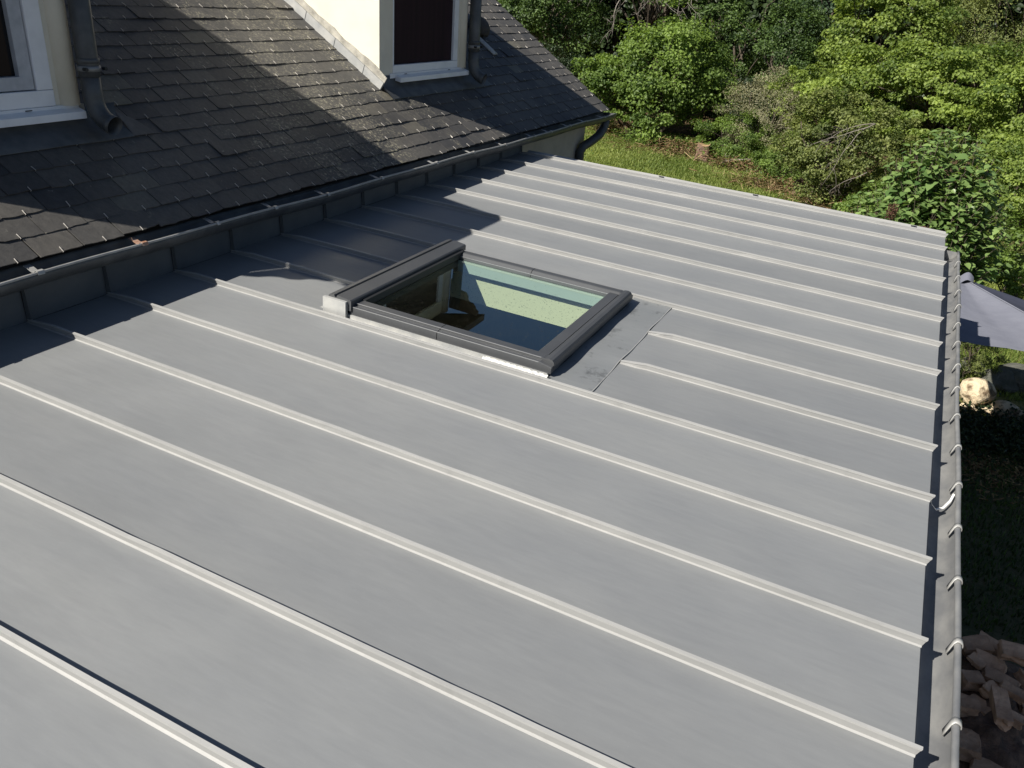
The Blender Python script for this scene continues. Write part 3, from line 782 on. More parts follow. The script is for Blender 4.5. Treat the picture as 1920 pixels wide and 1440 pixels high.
def house():
    H = empty('slate_house', (-3.0, 2.0, GZ))
    tag(H, 'house with a dark weathered slate roof and two cream dormers', 'house')
    MB(Hs).box(-7.5, -0.10, -3.2, 7.12, GZ - .3, 0.17).build('wall', M['house_wall'], H)
    MB(Hs).box(-0.12, 0.004, -3.3, 7.40, 0.17, 0.262).build('fascia', M['fascia'], H)
    rx, rz = EX - 5.5 * CP, EZ + 5.5 * SP
    g = MB(Hs); g.add([(-0.1, 7.12, .17), (rx, 7.12, rz - .03), (-7.5, 7.12, .17)], [(0, 1, 2)]); g.build('gable', M['house_wall'], H)
    slates(H)
    d1 = dormer(H, 0.0, 'sash'); d1['label'] = 'dormer with white framed window and shaded sash'
    d2 = dormer(H, 4.165, 'panel'); d2['label'] = 'dormer with sunlit cream cheek and dark window panel'
    downpipe(H, 0.0, 0.925); downpipe(H, 4.165, 0.925)
    # gutter
    def gw(y): return 0.004 * math.sin(y * 2.3) + 0.003 * math.sin(y * 5.1 + 1)
    gc, gz, gr = 0.083, 0.262, 0.075
    mb = MB(Hs); rings = []
    for y in np.linspace(-3.3, 7.42, 90):
        z = gz + gw(y)
        rings.append([(gc - gr * math.cos(t), y, z - gr * math.sin(t)) for t in np.linspace(0, math.pi, 15)] +
                     [(gc - (gr - .003) * math.cos(t), y, z - (gr - .003) * math.sin(t)) for t in np.linspace(math.pi, 0, 15)])
    mb.loft(rings); G = mb.build('gutter', M['zinc_old'], H, True)
    bd = MB(Hs); bd.tube([(gc + gr - .004, y, gz + gw(y) + .003) for y in np.linspace(-3.3, 7.42, 90)], 0.0065, 10)
    bd.build('gutter_bead', M['bracket'], G, True)
    ec = MB(Hs); ec.add([(gc - gr * math.cos(t), 7.421, gz - gr * math.sin(t)) for t in np.linspace(0, math.pi, 15)], [tuple(range(15))]); ec.build('end_cap', M['zinc_old'], G)
    for i, y in enumerate((-1.1, -.55, 0.0, .56, 1.05, 1.51, 2.0, 2.6, 3.34, 3.93, 4.52, 5.13, 5.52, 6.01, 6.47, 7.03)):
        b = MB(Hs); z = gz + gw(y)
        path = [(0.035, y + .02, z + .006), (0.075, y + .012, z + .002), (0.105, y + .006, z - .004), (0.128, y, z + .002), (0.146, y - .004, z + .014), (0.163, y - .006, z + .013), (0.168, y - .006, z)]
        w_ = 0.016 if i < 4 else 0.012
        rings = [[(x, yy - w_, zz), (x, yy + w_, zz), (x, yy + w_, zz - .003), (x, yy - w_, zz - .003)] for x, yy, zz in path]
        b.loft(rings)
        o = b.build('gutter_bracket', M['bracket_rust'] if i == 3 else M['bracket'] if i in (2, 9) else M['bracket_old'], G)
        if i == 3: o['label'] = 'rusty gutter bracket'
    # downpipe swan neck at the far corner
    sw = MB(Hs)
    sw.tube([(0.083, 7.27, 0.21), (0.083, 7.27, 0.15), (0.078, 7.25, 0.10), (0.06, 7.17, 0.03), (0.02, 7.03, -0.03), (-0.03, 6.93, -0.08), (-0.05, 6.90, -0.14), (-0.05, 6.90, -0.3), (-0.05, 6.90, GZ + .1)], 0.05, 14)
    sw.build('swan_neck', M['zinc_old'], H, True)
    # roof vent: clay coloured cowl on a half round flashing
    v = MB(Sl)
    rings = []
    for k, t in enumerate(np.linspace(-0.15, 1.45, 9)):
        rr_ = 0.115 * math.cos(t); hh = 0.055 + 0.11 * math.sin(t)
        rings.append([(1.40 + rr_ * 1.15 * math.cos(q) + .02, 6.31 + rr_ * math.sin(q), hh) for q in np.linspace(0, 2 * math.pi, 18)[:-1]])
    v.loft(rings); v.box(1.335, 1.45, 6.215, 6.345, 0.012, 0.06)
    V = v.build('roof_vent', M['fascia'], H, True)
    f = MB(Sl)
    rings = []
    for s in np.linspace(1.04, 1.34, 6):
        rings.append([(s, 6.15 + .09 * (s - 1.04) + .045 * math.cos(q), 0.014 + .022 * math.sin(q)) for q in np.linspace(0, math.pi, 9)] + [(s, 6.15 + .09 * (s - 1.04) - .040, 0.010), (s, 6.15 + .09 * (s - 1.04) + .040, 0.010)])
    f.loft(rings); f.build('vent_flashing', M['zinc_flash'], V, True)
house()

# ------------------------------------------------------------------ foliage
def tri_mesh(name, V, F, rnd, mat, parent=None):
    me = bpy.data.meshes.new(name)
    me.vertices.add(len(V)); me.vertices.foreach_set('co', np.asarray(V, np.float32).ravel())
    nl = F.size; k = F.shape[1]
    me.loops.add(nl); me.loops.foreach_set('vertex_index', F.ravel().astype(np.int32))
    me.polygons.add(len(F)); me.polygons.foreach_set('loop_start', np.arange(0, nl, k, dtype=np.int32))
    at = me.attributes.new('rnd', 'FLOAT', 'FACE'); at.data.foreach_set('value', rnd.astype(np.float32))
    me.materials.append(mat); me.update(calc_edges=True); me.validate()
    o = bpy.data.objects.new(name, me); COL.objects.link(o)
    if parent is not None: adopt(o, parent)
    return o

def unit(a): return a / np.maximum(np.linalg.norm(a, axis=1, keepdims=True), 1e-9)

def leaf_arrays(P, N, size, aspect, g, fold=0.25, droop=0.0):
    """pointed leaves of two folded halves, hexagonal outline"""
    n = len(P)
    t = unit(np.cross(N, g.normal(size=(n, 3)))); t[:, 2] -= droop; t = unit(t)
    N = unit(N - t * np.sum(N * t, axis=1, keepdims=True)); b = np.cross(N, t)
    s = size[:, None]; wv = s * aspect * 0.5
    base = P - t * s * .5; tip = P + t * s * .5
    up = N * s * fold * aspect
    l1 = P - t * s * .15 - b * wv + up; r1 = P - t * s * .15 + b * wv + up
    l2 = P + t * s * .2 - b * wv * .75 + up * .7; r2_ = P + t * s * .2 + b * wv * .75 + up * .7
    V = np.stack([base, r1, r2_, tip, l2, l1], 1).reshape(-1, 3)
    i = np.arange(n)[:, None] * 6
    F = np.concatenate([i + np.array([[0, 1, 2, 3]]), i + np.array([[0, 3, 4, 5]])], 0)
    return V, F

def crown_points(c, rad, n, nclump, g, shell=0.45, clump=0.30, flat=0.6, low=-0.75):
    c = np.array(c); rad = np.array(rad)
    d = unit(g.normal(size=(nclump * 4, 3))); d = d[d[:, 2] > low][:nclump]
    lump = 1 + 0.16 * np.sin(d[:, 0] * 5 + g.uniform(0, 6)) + 0.14 * np.sin(d[:, 1] * 6 + d[:, 2] * 4 + g.uniform(0, 6))
    rr = (shell + (1.02 - shell) * g.random(len(d)) ** 0.6) * lump
    cen = c + d * rad * rr[:, None]
    cs = rad.mean() * clump * g.uniform(0.55, 1.25, len(d))
    k = g.integers(0, len(d), n)
    q = unit(g.normal(size=(n, 3))) * (g.random(n) ** 0.45)[:, None]
    off = q * cs[k][:, None]; off[:, 2] *= flat
    P = cen[k] + off
    out = unit((P - c) / rad)
    N = unit(out * 0.55 + np.array([0, 0, 0.55]) + q * 0.35 + g.normal(size=(n, 3)) * 0.55)
    tone = np.clip(0.5 + 0.22 * g.normal(size=len(d)), 0, 1)[k]
    return P, N, tone, cen

def limb(mb, a, b, r0, r1, g, n=5, sag=0.0, jit=0.06):
    a, b = np.array(a, float), np.array(b, float); L = np.linalg.norm(b - a); pts = []
    for i in range(n + 1):
        t = i / n; p = a + (b - a) * t + np.array([0, 0, sag * 4 * t * (1 - t) * L])
        if 0 < i < n: p = p + g.normal(size=3) * jit * L * .5
        pts.append(p)
    mb.tube(pts, [r0 + (r1 - r0) * i / n for i in range(n + 1)], 6)
    return pts

def tree(name, label, cat, c, rad, n, mat, seed, leaf=0.09, aspect=0.62, nclump=60, group=None, trunk=0.09, stems=1, base=None,
         shell=0.45, clump=0.30, flat=0.6, low=-0.75, limbs=22, fold=0.25, droop=0.15, floor=GZ, spread=0.25):
    g = np.random.default_rng(seed)
    bx, by = (c[0], c[1]) if base is None else base
    T = empty(name, (bx, by, GZ)); tag(T, label, cat, group)
    n = int(n * 2.1); leaf *= 0.74; nclump = int(nclump * 2.1); clump *= 0.92; shell = min(.75, shell + .15)
    P, N, tone, cen = crown_points(c, rad, n, nclump, g, shell, clump, flat, low)
    keep = P[:, 2] > floor + .05; P, N, tone = P[keep], N[keep], tone[keep]
    V, F = leaf_arrays(P, N, leaf * g.uniform(0.6, 1.25, len(P)), aspect, g, fold, droop)
    rnd = np.clip(tone + 0.2 * g.normal(size=len(P)), 0, 1)
    tri_mesh('crown', V, F, np.concatenate([rnd, rnd]), mat, T)
    mb = MB()
    top = np.array([c[0], c[1], c[2] + rad[2] * .35])
    for s in range(stems):
        a = np.array([bx, by, GZ - .1]) + np.array([g.normal() * spread * (stems > 1), g.normal() * spread * (stems > 1), 0])
        b = top + (g.normal(size=3) * np.array(rad) * .3 if stems > 1 else 0)
        pts = limb(mb, a, b, trunk, trunk * .35, g, 7)
        for j in range(max(1, limbs // stems)):
            q = cen[g.integers(0, len(cen))]
            k = int(np.argmin([abs((p[2] - GZ) - (q[2] - GZ) * .55) for p in pts]))
            limb(mb, pts[k], q, trunk * .38, trunk * .08, g, 4, 0.05)
    mb.build('trunk', M['bark'], T, True)
    return T

SH = 'shrubs and young trees along the wood edge'
tree('hazel_bush', 'rounded mid green hazel bush with a dark hollow base, beyond the lawn', 'bush', (-3.55, 22.3, -1.0), (1.95, 1.7, 1.72), 15000, M['leaf_mid'], 1, 0.115, 0.72, 80, SH, 0.06, 6, (-4.0, 22.2), clump=0.30, limbs=40)
tree('hazel_bush', 'small hazel bush leaning left out of the rounded hazel bush', 'bush', (-5.0, 21.8, -1.35), (0.95, 0.9, 0.95), 4200, M['leaf_mid'], 2, 0.11, 0.72, 34, SH, 0.035, 3, (-4.4, 22.1))
tree('slender_tree', 'slender young tree rising just behind the rounded hazel bush', 'tree', (-3.2, 26.0, 0.35), (0.95, 0.9, 1.35), 4200, M['leaf_deep'], 3, 0.11, 0.65, 36, SH, 0.05, 1)
tree('broadleaf_tree', 'dense dark green tree right of the rounded hazel bush', 'tree', (-1.1, 25.2, -0.6), (1.75, 1.4, 1.9), 12500, M['leaf_deep'], 4, 0.10, 0.62, 70, SH, 0.08, 2, low=-.9)
tree('broadleaf_tree', 'low dark bush beside the pale dry thicket', 'bush', (-1.1, 22.6, -1.55), (1.25, 1.1, 0.95), 6500, M['leaf_dark'], 41, 0.09, 0.62, 46, SH, 0.05, 3, low=-.9)
tree('ivy_tree', 'tree trunk thickly clad in grey green ivy', 'tree', (-0.15, 27.2, 1.1), (0.95, 0.9, 3.0), 8500, M['leaf_blue'], 5, 0.12, 0.9, 60, SH, 0.14, 1, shell=.65, clump=.22, flat=1.0, low=-1)
tree('lime_tree', 'bright yellow green tree between the ivy clad trunk and the wide hazel', 'tree', (1.75, 24.3, 0.5), (1.55, 1.3, 1.75), 11500, M['leaf_lime'], 6, 0.12, 0.72, 62, SH, 0.08, 2, flat=.45)
tree('lime_tree', 'small sunlit yellow green sapling in front of the ivy clad trunk', 'tree', (0.55, 21.6, -0.95), (0.85, 0.8, 0.9), 3600, M['leaf_lime'], 61, 0.09, 0.66, 28, SH, 0.03, 2)
tree('dark_tree', 'shadowy blue green tree set back in the wood, top right of centre', 'tree', (3.0, 33.5, 1.6), (2.4, 1.8, 2.6), 10000, M['leaf_dark'], 7, 0.14, 0.6, 60, SH, 0.12, 1)
tree('willow_scrub', 'olive willow scrub with fine leaves at the top right', 'tree', (5.0, 27.0, 0.9), (2.5, 1.6, 2.2), 15000, M['leaf_olive'], 8, 0.10, 0.4, 80, SH, 0.07, 4)
tree('hazel_thicket', 'wide sunlit yellow green hazel spreading above the lilac', 'bush', (3.6, 18.9, -0.45), (2.25, 1.3, 1.30), 21000, M['leaf_lime'], 9, 0.098, 0.74, 95, SH, 0.06, 6, (4.2, 19.2), clump=.26, flat=.4, limbs=44)
tree('hazel_thicket', 'tall bright hazel at the right edge of the picture', 'bush', (5.3, 16.6, -0.35), (1.35, 1.1, 1.35), 12500, M['leaf_lime'], 10, 0.09, 0.72, 64, SH, 0.05, 4, clump=.28, flat=.45)
tree('green_bush', 'light green bush right of the lilac', 'bush', (5.05, 13.6, -1.15), (0.85, 0.9, 0.95), 8200, M['leaf_lime'], 11, 0.075, 0.62, 48, SH, 0.03, 4)
tree('green_bush', 'shaded bush growing in the grass behind the shade sail', 'bush', (5.55, 12.2, -1.75), (0.75, 0.8, 0.75), 5200, M['leaf_mid'], 12, 0.075, 0.6, 36, SH, 0.03, 3)
tree('bramble', 'tangled dark bramble hung with bare grey branches', 'bush', (1.95, 17.0, -1.35), (1.35, 1.0, 1.05), 13500, M['leaf_olive'], 13, 0.075, 0.62, 76, SH, 0.03, 5, low=-1, clump=.26)
tree('bramble', 'low bramble between the small stump and the lilac', 'bush', (2.95, 14.7, -2.1), (0.6, 0.6, 0.5), 3600, M['leaf_mid'], 14, 0.065, 0.62, 40, SH, 0.02, 4, low=-1)
tree('dry_thicket', 'pale dry thicket of seeding stems between the hazels', 'bush', (-0.25, 21.0, -1.45), (1.15, 0.9, 1.15), 9500, M['leaf_dry'], 15, 0.06, 0.35, 60, SH, 0.025, 6, low=-1, droop=-.6)
tree('nettle_patch', 'low blue green nettle patch behind the large stump', 'nettles', (-0.95, 20.6, -2.05), (1.05, 0.7, 0.6), 7500, M['leaf_mid'], 16, 0.065, 0.5, 44, SH, 0.015, 5, low=-1)
tree('nettle_patch', 'low nettle patch behind the small stump', 'nettles', (0.85, 18.9, -2.1), (0.95, 0.6, 0.55), 6500, M['leaf_mid'], 17, 0.06, 0.5, 40, SH, 0.015, 5, low=-1)
tree('broadleaf_tree', 'leafy tree hanging over the far rake of the slate roof', 'tree', (-9.4, 27.0, 0.4), (2.1, 1.8, 1.9), 12500, M['leaf_deep'], 18, 0.12, 0.62, 60, SH, 0.12, 1)
tree('broadleaf_tree', 'leafy tree top behind the dead grey branches', 'tree', (-6.3, 29.0, 1.9), (2.2, 1.6, 1.3), 10000, M['leaf_deep'], 19, 0.12, 0.62, 56, SH, 0.13, 1)
tree('broadleaf_tree', 'dim bush low beside the far corner of the slate roof', 'bush', (-7.6, 24.4, -1.6), (1.4, 1.2, 1.0), 5000, M['leaf_dark'], 20, 0.10, 0.62, 40, SH, 0.06, 2)
tree('rosemary_bush', 'small feathery grey green shrub beside the right-hand gutter', 'shrub', (4.62, 8.75, -2.3), (0.30, 0.32, 0.36), 2600, M['leaf_olive'], 21, 0.055, 0.2, 26, None, 0.012, 5, low=-.6, droop=-.8)

# dead branches with grey bark
def dead_branch(label, root, dirs, seed, rad, name='dead_branch', mat='dead_wood', group='bare dead branches in the wood edge', twigs=7):
    g = np.random.default_rng(seed); mb = MB()
    for d, L in dirs:
        d = np.array(d, float); d /= np.linalg.norm(d); p = np.array(root, float); pts = [p]; n = 8
        for i in range(n):
            d = d + g.normal(size=3) * .12; d[2] -= .05; d /= np.linalg.norm(d); p = p + d * L / n; pts.append(p)
        mb.tube(pts, [rad * (1 - .75 * i / n) for i in range(n + 1)], 6)
        for j in range(twigs):
            k = g.integers(2, n); e = pts[k] + (d * .6 + g.normal(size=3) * .55 + np.array([0, 0, -.15])) * L * .28
            pp = limb(mb, pts[k], e, rad * .35, rad * .12, g, 4, 0, .15)
            for jj in range(2): limb(mb, pp[2], pp[2] + (g.normal(size=3) * .5 + d * .5) * L * .13, rad * .16, rad * .08, g, 3, 0, .15)
    o = mb.build(name, M[mat], None, True)
    tag(o, label, 'branch', group); return o
dead_branch('large fan of bare grey dead branches arching beside the rounded hazel bush', (-5.9, 25.2, 1.6), [((-.55, -.3, -.35), 2.0), ((.85, -.2, -.25), 2.6), ((.7, -.3, -.55), 2.2), ((-.2, -.3, -.75), 1.9), ((.35, -.1, .15), 1.8), ((-.75, -.1, .05), 1.6)], 31, 0.026, twigs=10)
dead_branch('forked bare grey branch lying across the tangled dark bramble', (2.55, 15.85, -0.62), [((-.9, -.1, -.5), 1.5), ((-.75, -.1, -.12), 1.0), ((-.7, -.15, -.75), 1.2)], 32, 0.010, twigs=6)
dead_branch('thin bare twig poking out left of the lilac', (2.75, 13.0, -1.05), [((-.85, -.1, -.6), 0.75)], 33, 0.007, twigs=3)
dead_branch('pale fallen branch on the straw beside the large stump', (-1.05, 19.7, GZ + .08), [((.9, -.2, .22), 0.75)], 34, 0.035, twigs=2)

# lilac: large heart shaped leaves in pairs on upright shoots
def lilac():
    g = np.random.default_rng(44)
    T = empty('lilac_bush', (3.85, 9.7, GZ)); tag(T, 'lilac with large heart shaped leaves rising behind the far corner of the zinc roof', 'bush')
    P, N, Sz, tone, ax = [], [], [], [], []
    st = MB(); sd = []
    tips = []
    for i in range(380):
        a = g.uniform(0, 6.28); q = math.sqrt(g.random())
        x = 3.78 + 1.02 * q * math.cos(a); y = 9.75 + 0.75 * q * math.sin(a)
        hmax = 0.15 - 1.05 * q ** 2.2 - 0.28 * max(0, (x - 4.1)) - .25 * max(0, 3.5 - x)
        tips.append((x, y, hmax - g.random() ** 2.2 * 1.7))
    tips += [(3.62, 9.5, 0.18), (3.90, 9.45, 0.30), (4.08, 9.5, 0.12), (4.35, 9.3, -.12), (3.42, 9.3, -.12), (4.25, 9.35, -.05)]
    for k, (x, y, z) in enumerate(tips):
        root = np.array([3.82 + g.normal() * .18, 9.8 + g.normal() * .15, GZ])
        tip = np.array([x, y, max(z, -2.0)])
        pts = limb(st, root + (tip - root) * .25, tip, 0.006, 0.0025, g, 6, 0.02, .04)
        L = np.linalg.norm(tip - pts[2]); nd = int(4 + L * 7)
        for j in range(nd):
            t = 1 - j / nd * .8; i0 = min(int(t * 6), 5); pp = pts[i0] + (pts[i0 + 1] - pts[i0]) * (t * 6 - i0)
            for s in (0, 1):
                az = j * 1.57 + s * math.pi + g.normal() * .35
                o = np.array([math.cos(az), math.sin(az), 0.15 + g.normal() * .2]); size = g.uniform(.085, .14) * (1 if j > 1 else .75)
                P.append(pp + o * size * .75); ax.append(unit((o + np.array([0, 0, -.45]))[None])[0])
                N.append(unit((np.array([0, 0, 1.0]) + o * .55 + g.normal(size=3) * .28)[None])[0]); Sz.append(size)
                tone.append(np.clip(.42 + .22 * g.normal() + .25 * (j < 2), 0, 1))
        if g.random() < .06: sd.append(tip)
    P = np.array(P); N = np.array(N); t = np.array(ax); s = np.array(Sz)[:, None]
    t = unit(t); N = unit(N - t * np.sum(N * t, 1, keepdims=True)); b = np.cross(N, t)
    prof = [(-.5, 0.0), (-.44, .30), (-.2, .42), (.12, .30), (.34, .13), (.52, 0)]
    mid = [P + t * s * a - N * s * .10 * (a + .5) ** 2 for a, _ in prof]
    Lf = [P + t * s * a - b * s * w_ + N * s * (.22 * w_ - .10 * (a + .5) ** 2) for a, w_ in prof]
    Rt = [P + t * s * a + b * s * w_ + N * s * (.22 * w_ - .10 * (a + .5) ** 2) for a, w_ in prof]
    V = np.stack(mid + Lf[1:5] + Rt[1:5], 1).reshape(-1, 3); nv = 14
    i = np.arange(len(P))[:, None] * nv; F = []
    for k in range(1, 4):
        F.append(i + np.array([[k, k + 1, 6 + k, 5 + k]])); F.append(i + np.array([[k + 1, k, 9 + k, 10 + k]]))
    for q in ([0, 1, 6, 6], [1, 0, 10, 10], [4, 5, 9, 9], [5, 4, 13, 13]): pass
    F4 = np.concatenate(F, 0)
    # triangular ends written as quads with the end point split over the midrib
    E0 = i + np.array([[0, 10, 1, 6]]); E1 = i + np.array([[4, 13, 5, 9]])
    F = np.concatenate([F4, E0, E1], 0)
    tn = np.array(tone)
    o = tri_mesh('crown', V, F, np.tile(tn, 8), M['leaf_lilac'], T)
    o.data.polygons.foreach_set('use_smooth', [True] * len(o.data.polygons))
    st.tube([(3.82, 9.8, GZ - .1), (3.83, 9.8, -2.1), (3.8, 9.78, -1.6)], [.06, .05, .03], 8)
    st.build('stems', M['bark'], T, True)
    # spent flower heads
    for q in ((3.32, 9.05, -.78), (3.72, 9.0, -.98), (3.55, 9.0, -1.02)):
        n = 420; c = np.array(q); p = c + np.clip(g.normal(size=(n, 3)), -1.6, 1.6) * np.array([.032, .032, .055])
        V, F = leaf_arrays(p, unit(g.normal(size=(n, 3))), np.full(n, .02), .6, g)
        tri_mesh('seed_head', V, F, g.random(2 * n), M['seedhead'], T)
lilac()

# far wood that closes the view
def far_wood():
    g = np.random.default_rng(77); VV, FF, RR = [], [], []; nv = 0
    for i in range(380):
        x = -26 + 46 * g.random(); y = 30 + 16 * g.random() - .18 * x; h = g.uniform(5, 13)
        for j in range(4):
            c = (x + g.normal() * 1.2, y + g.normal(), GZ + h * (.18 + .24 * j)); rad = (g.uniform(1.2, 2.3), 1.3, g.uniform(1.2, 2.2))
            P, N, tone, _ = crown_points(c, rad, 420, 16, g, .4, .42)
            V, F = leaf_arrays(P, N, .27 * g.uniform(.6, 1.2, len(P)), .65, g)
            VV.append(V); FF.append(F + nv); nv += len(V); r = np.clip(tone * .8 + .2 * g.normal(size=len(P)), 0, 1); RR.append(np.concatenate([r, r]))
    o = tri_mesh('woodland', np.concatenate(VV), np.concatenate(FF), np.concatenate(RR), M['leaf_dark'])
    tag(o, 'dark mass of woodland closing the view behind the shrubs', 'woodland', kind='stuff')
    mb = MB()
    for i in range(6):
        x = -10 + 17 * g.random(); y = 29.5 + 4 * g.random()
        t = MB(); limb(t, (x, y, GZ - .1), (x + g.normal() * .5, y, GZ + 9), .16, .08, g, 8, 0, .015)
        T = empty('bare_tree', (x, y, GZ)); t.build('trunk', M['bark'], T, True)
        tag(T, 'bare tree trunk standing in the shade of the dark wood', 'tree', 'tree trunks in the dark wood')
far_wood()

# ------------------------------------------------------------------ grass, straw, undergrowth
def blades(name, label, cat, n, region, hgt, mat, seed, wid=0.006, lean=.5, gate=None):
    g = np.random.default_rng(seed)
    x0, x1, y0, y1 = region
    x = g.uniform(x0, x1, n); y = g.uniform(y0, y1, n)
    if gate is not None:
        k = gate(x, y, g); x, y = x[k], y[k]
    n = len(x); h = hgt * g.uniform(.5, 1.3, n); az = g.uniform(0, 6.28, n); w_ = wid * g.uniform(.7, 1.4, n)
    P = np.stack([x, y, np.full(n, GZ)], 1); d = np.stack([np.cos(az), np.sin(az), np.zeros(n)], 1); ln = np.stack([-np.sin(az), np.cos(az), np.zeros(n)], 1) * (lean * g.random(n))[:, None]
    up = np.array([0, 0, 1.0]); mid = P + (up + ln * .5) * (h * .55)[:, None]; tip = P + (up * .9 + ln) * h[:, None]
    V = np.stack([P - d * w_[:, None], P + d * w_[:, None], mid + d * w_[:, None] * .7, tip, mid - d * w_[:, None] * .7], 1).reshape(-1, 3)
    i = np.arange(n)[:, None] * 5
    F = np.concatenate([i + np.array([[0, 1, 2, 4]]), i + np.array([[4, 2, 3, 3]])], 0)
    F1 = i + np.array([[0, 1, 2, 4]])
    me = bpy.data.meshes.new(name)
    me.from_pydata(V.tolist(), [], F1.tolist() + (i + np.array([[4, 2, 3]])).tolist())
    tone = np.clip(.45 + .3 * np.sin(x * 1.3 + 1) * np.sin(y * 1.1) + .25 * g.normal(size=n), 0, 1)
    at = me.attributes.new('rnd', 'FLOAT', 'FACE'); at.data.foreach_set('value', np.concatenate([tone, tone]).astype(np.float32))
    me.materials.append(mat); me.update()
    o = bpy.data.objects.new(name, me); COL.objects.link(o)
    tag(o, label, cat, kind='stuff'); return o

edge = lambda x, y, g: (y + .62 * x) < 19.6 + 1.2 * np.sin(x * 1.7) + g.normal(size=len(x)) * .7
blades('lawn_grass', 'short sunlit lawn grass between the zinc roof and the wood edge', 'grass', 95000, (-6.2, 3.2, 14.5, 23.6), 0.075, M['grass'], 51, .009, .9, edge)
blades('garden_grass', 'sunlit strip of grass below the shade sail', 'grass', 16000, (4.2, 6.2, 8.4, 14.5), 0.07, M['grass'], 52, .007, .8)
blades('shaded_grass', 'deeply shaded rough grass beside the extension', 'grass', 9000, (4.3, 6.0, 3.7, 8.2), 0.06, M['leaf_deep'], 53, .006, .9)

def sticks(name, label, n, seed, spots, L=0.28):
    g = np.random.default_rng(seed); Pn, D, Ls, W = [], [], [], []
    for (x, y, rx, ry, hz, k) in spots:
        m = int(n * k)
        p = np.stack([x + g.normal(size=m) * rx, y + g.normal(size=m) * ry, GZ + .02 + hz * g.random(m) ** 1.6], 1)
        d = g.normal(size=(m, 3)); d[:, 2] *= .35; Pn.append(p); D.append(unit(d))
    P = np.concatenate(Pn); D = np.concatenate(D); n = len(P); l = L * g.uniform(.3, 1.2, n)[:, None]; w_ = g.uniform(.004, .010, n)[:, None]
    b = unit(np.cross(D, np.array([0, 0, 1.0]) + g.normal(size=(n, 3)) * .3))
    c = np.cross(D, b)
    V = np.stack([P - D * l / 2 - b * w_, P - D * l / 2 + b * w_, P + D * l / 2 + b * w_ * .5, P + D * l / 2 - b * w_ * .5, P + c * w_ * 1.5], 1).reshape(-1, 3)
    V[:, 2] = np.maximum(V[:, 2], GZ + .004)
    i = np.arange(n)[:, None] * 5
    F = np.concatenate([i + np.array([[0, 1, 2, 4]]), i + np.array([[0, 4, 2, 3]])], 0)
    r = np.clip(.5 + .3 * g.normal(size=n), 0, 1)
    o = tri_mesh(name, V, F, np.concatenate([r, r]), M['straw']); tag(o, label, 'brushwood', kind='stuff')
sticks('cut_brushwood', 'dry cut twigs and straw strewn along the edge of the lawn', 5200, 61,
       [(-4.75, 22.3, .55, .35, .28, .22), (-1.9, 20.55, .65, .35, .32, .24), (-.25, 19.75, .6, .25, .25, .2), (0.95, 18.0, .7, .35, .25, .24), (2.2, 16.6, .6, .4, .3, .2), (2.75, 15.0, .4, .5, .22, .14), (-2.9, 20.6, .9, .5, .06, .1)])
def cover(name, label, n, seed, spots, mat, leaf):
    g = np.random.default_rng(seed); Pn = []
    for (x, y, rx, ry, hz, k) in spots:
        m = int(n * k); Pn.append(np.stack([x + g.normal(size=m) * rx, y + g.normal(size=m) * ry, GZ + .02 + hz * g.random(m) ** 1.4], 1))
    P = np.concatenate(Pn); N = unit(np.array([0, 0, .8]) + g.normal(size=P.shape) * .6)
    V, F = leaf_arrays(P, N, leaf * g.uniform(.6, 1.3, len(P)), .6, g); r = np.clip(.5 + .28 * g.normal(size=len(P)), 0, 1)
    o = tri_mesh(name, V, F, np.concatenate([r, r]), mat); tag(o, label, 'ground cover', kind='stuff')
cover('wild_plants', 'low wild plants and weeds along the foot of the shrubs', 9000, 62, [(-3.6, 21.2, .5, .3, .35, .16), (-2.6, 21.2, .5, .3, .3, .16), (-.2, 19.9, .8, .3, .4, .2), (1.2, 18.4, .7, .3, .35, .18), (2.1, 17.0, .5, .3, .3, .12), (-4.2, 16.9, .25, .5, .25, .06), (2.6, 14.2, .5, .6, .35, .16)], M['leaf_mid'], .06)
cover('dark_ground_cover', 'dark creeping plants round the pale boulder', 5200, 63, [(4.8, 7.15, .4, .28, .16, .7), (5.3, 7.3, .3, .3, .16, .3)], M['leaf_dark'], .045)
sticks('leaf_litter', 'dull leaf litter on the shaded soil by the extension', 900, 64, [(4.95, 6.4, .4, .3, .02, 1.0)], .07)

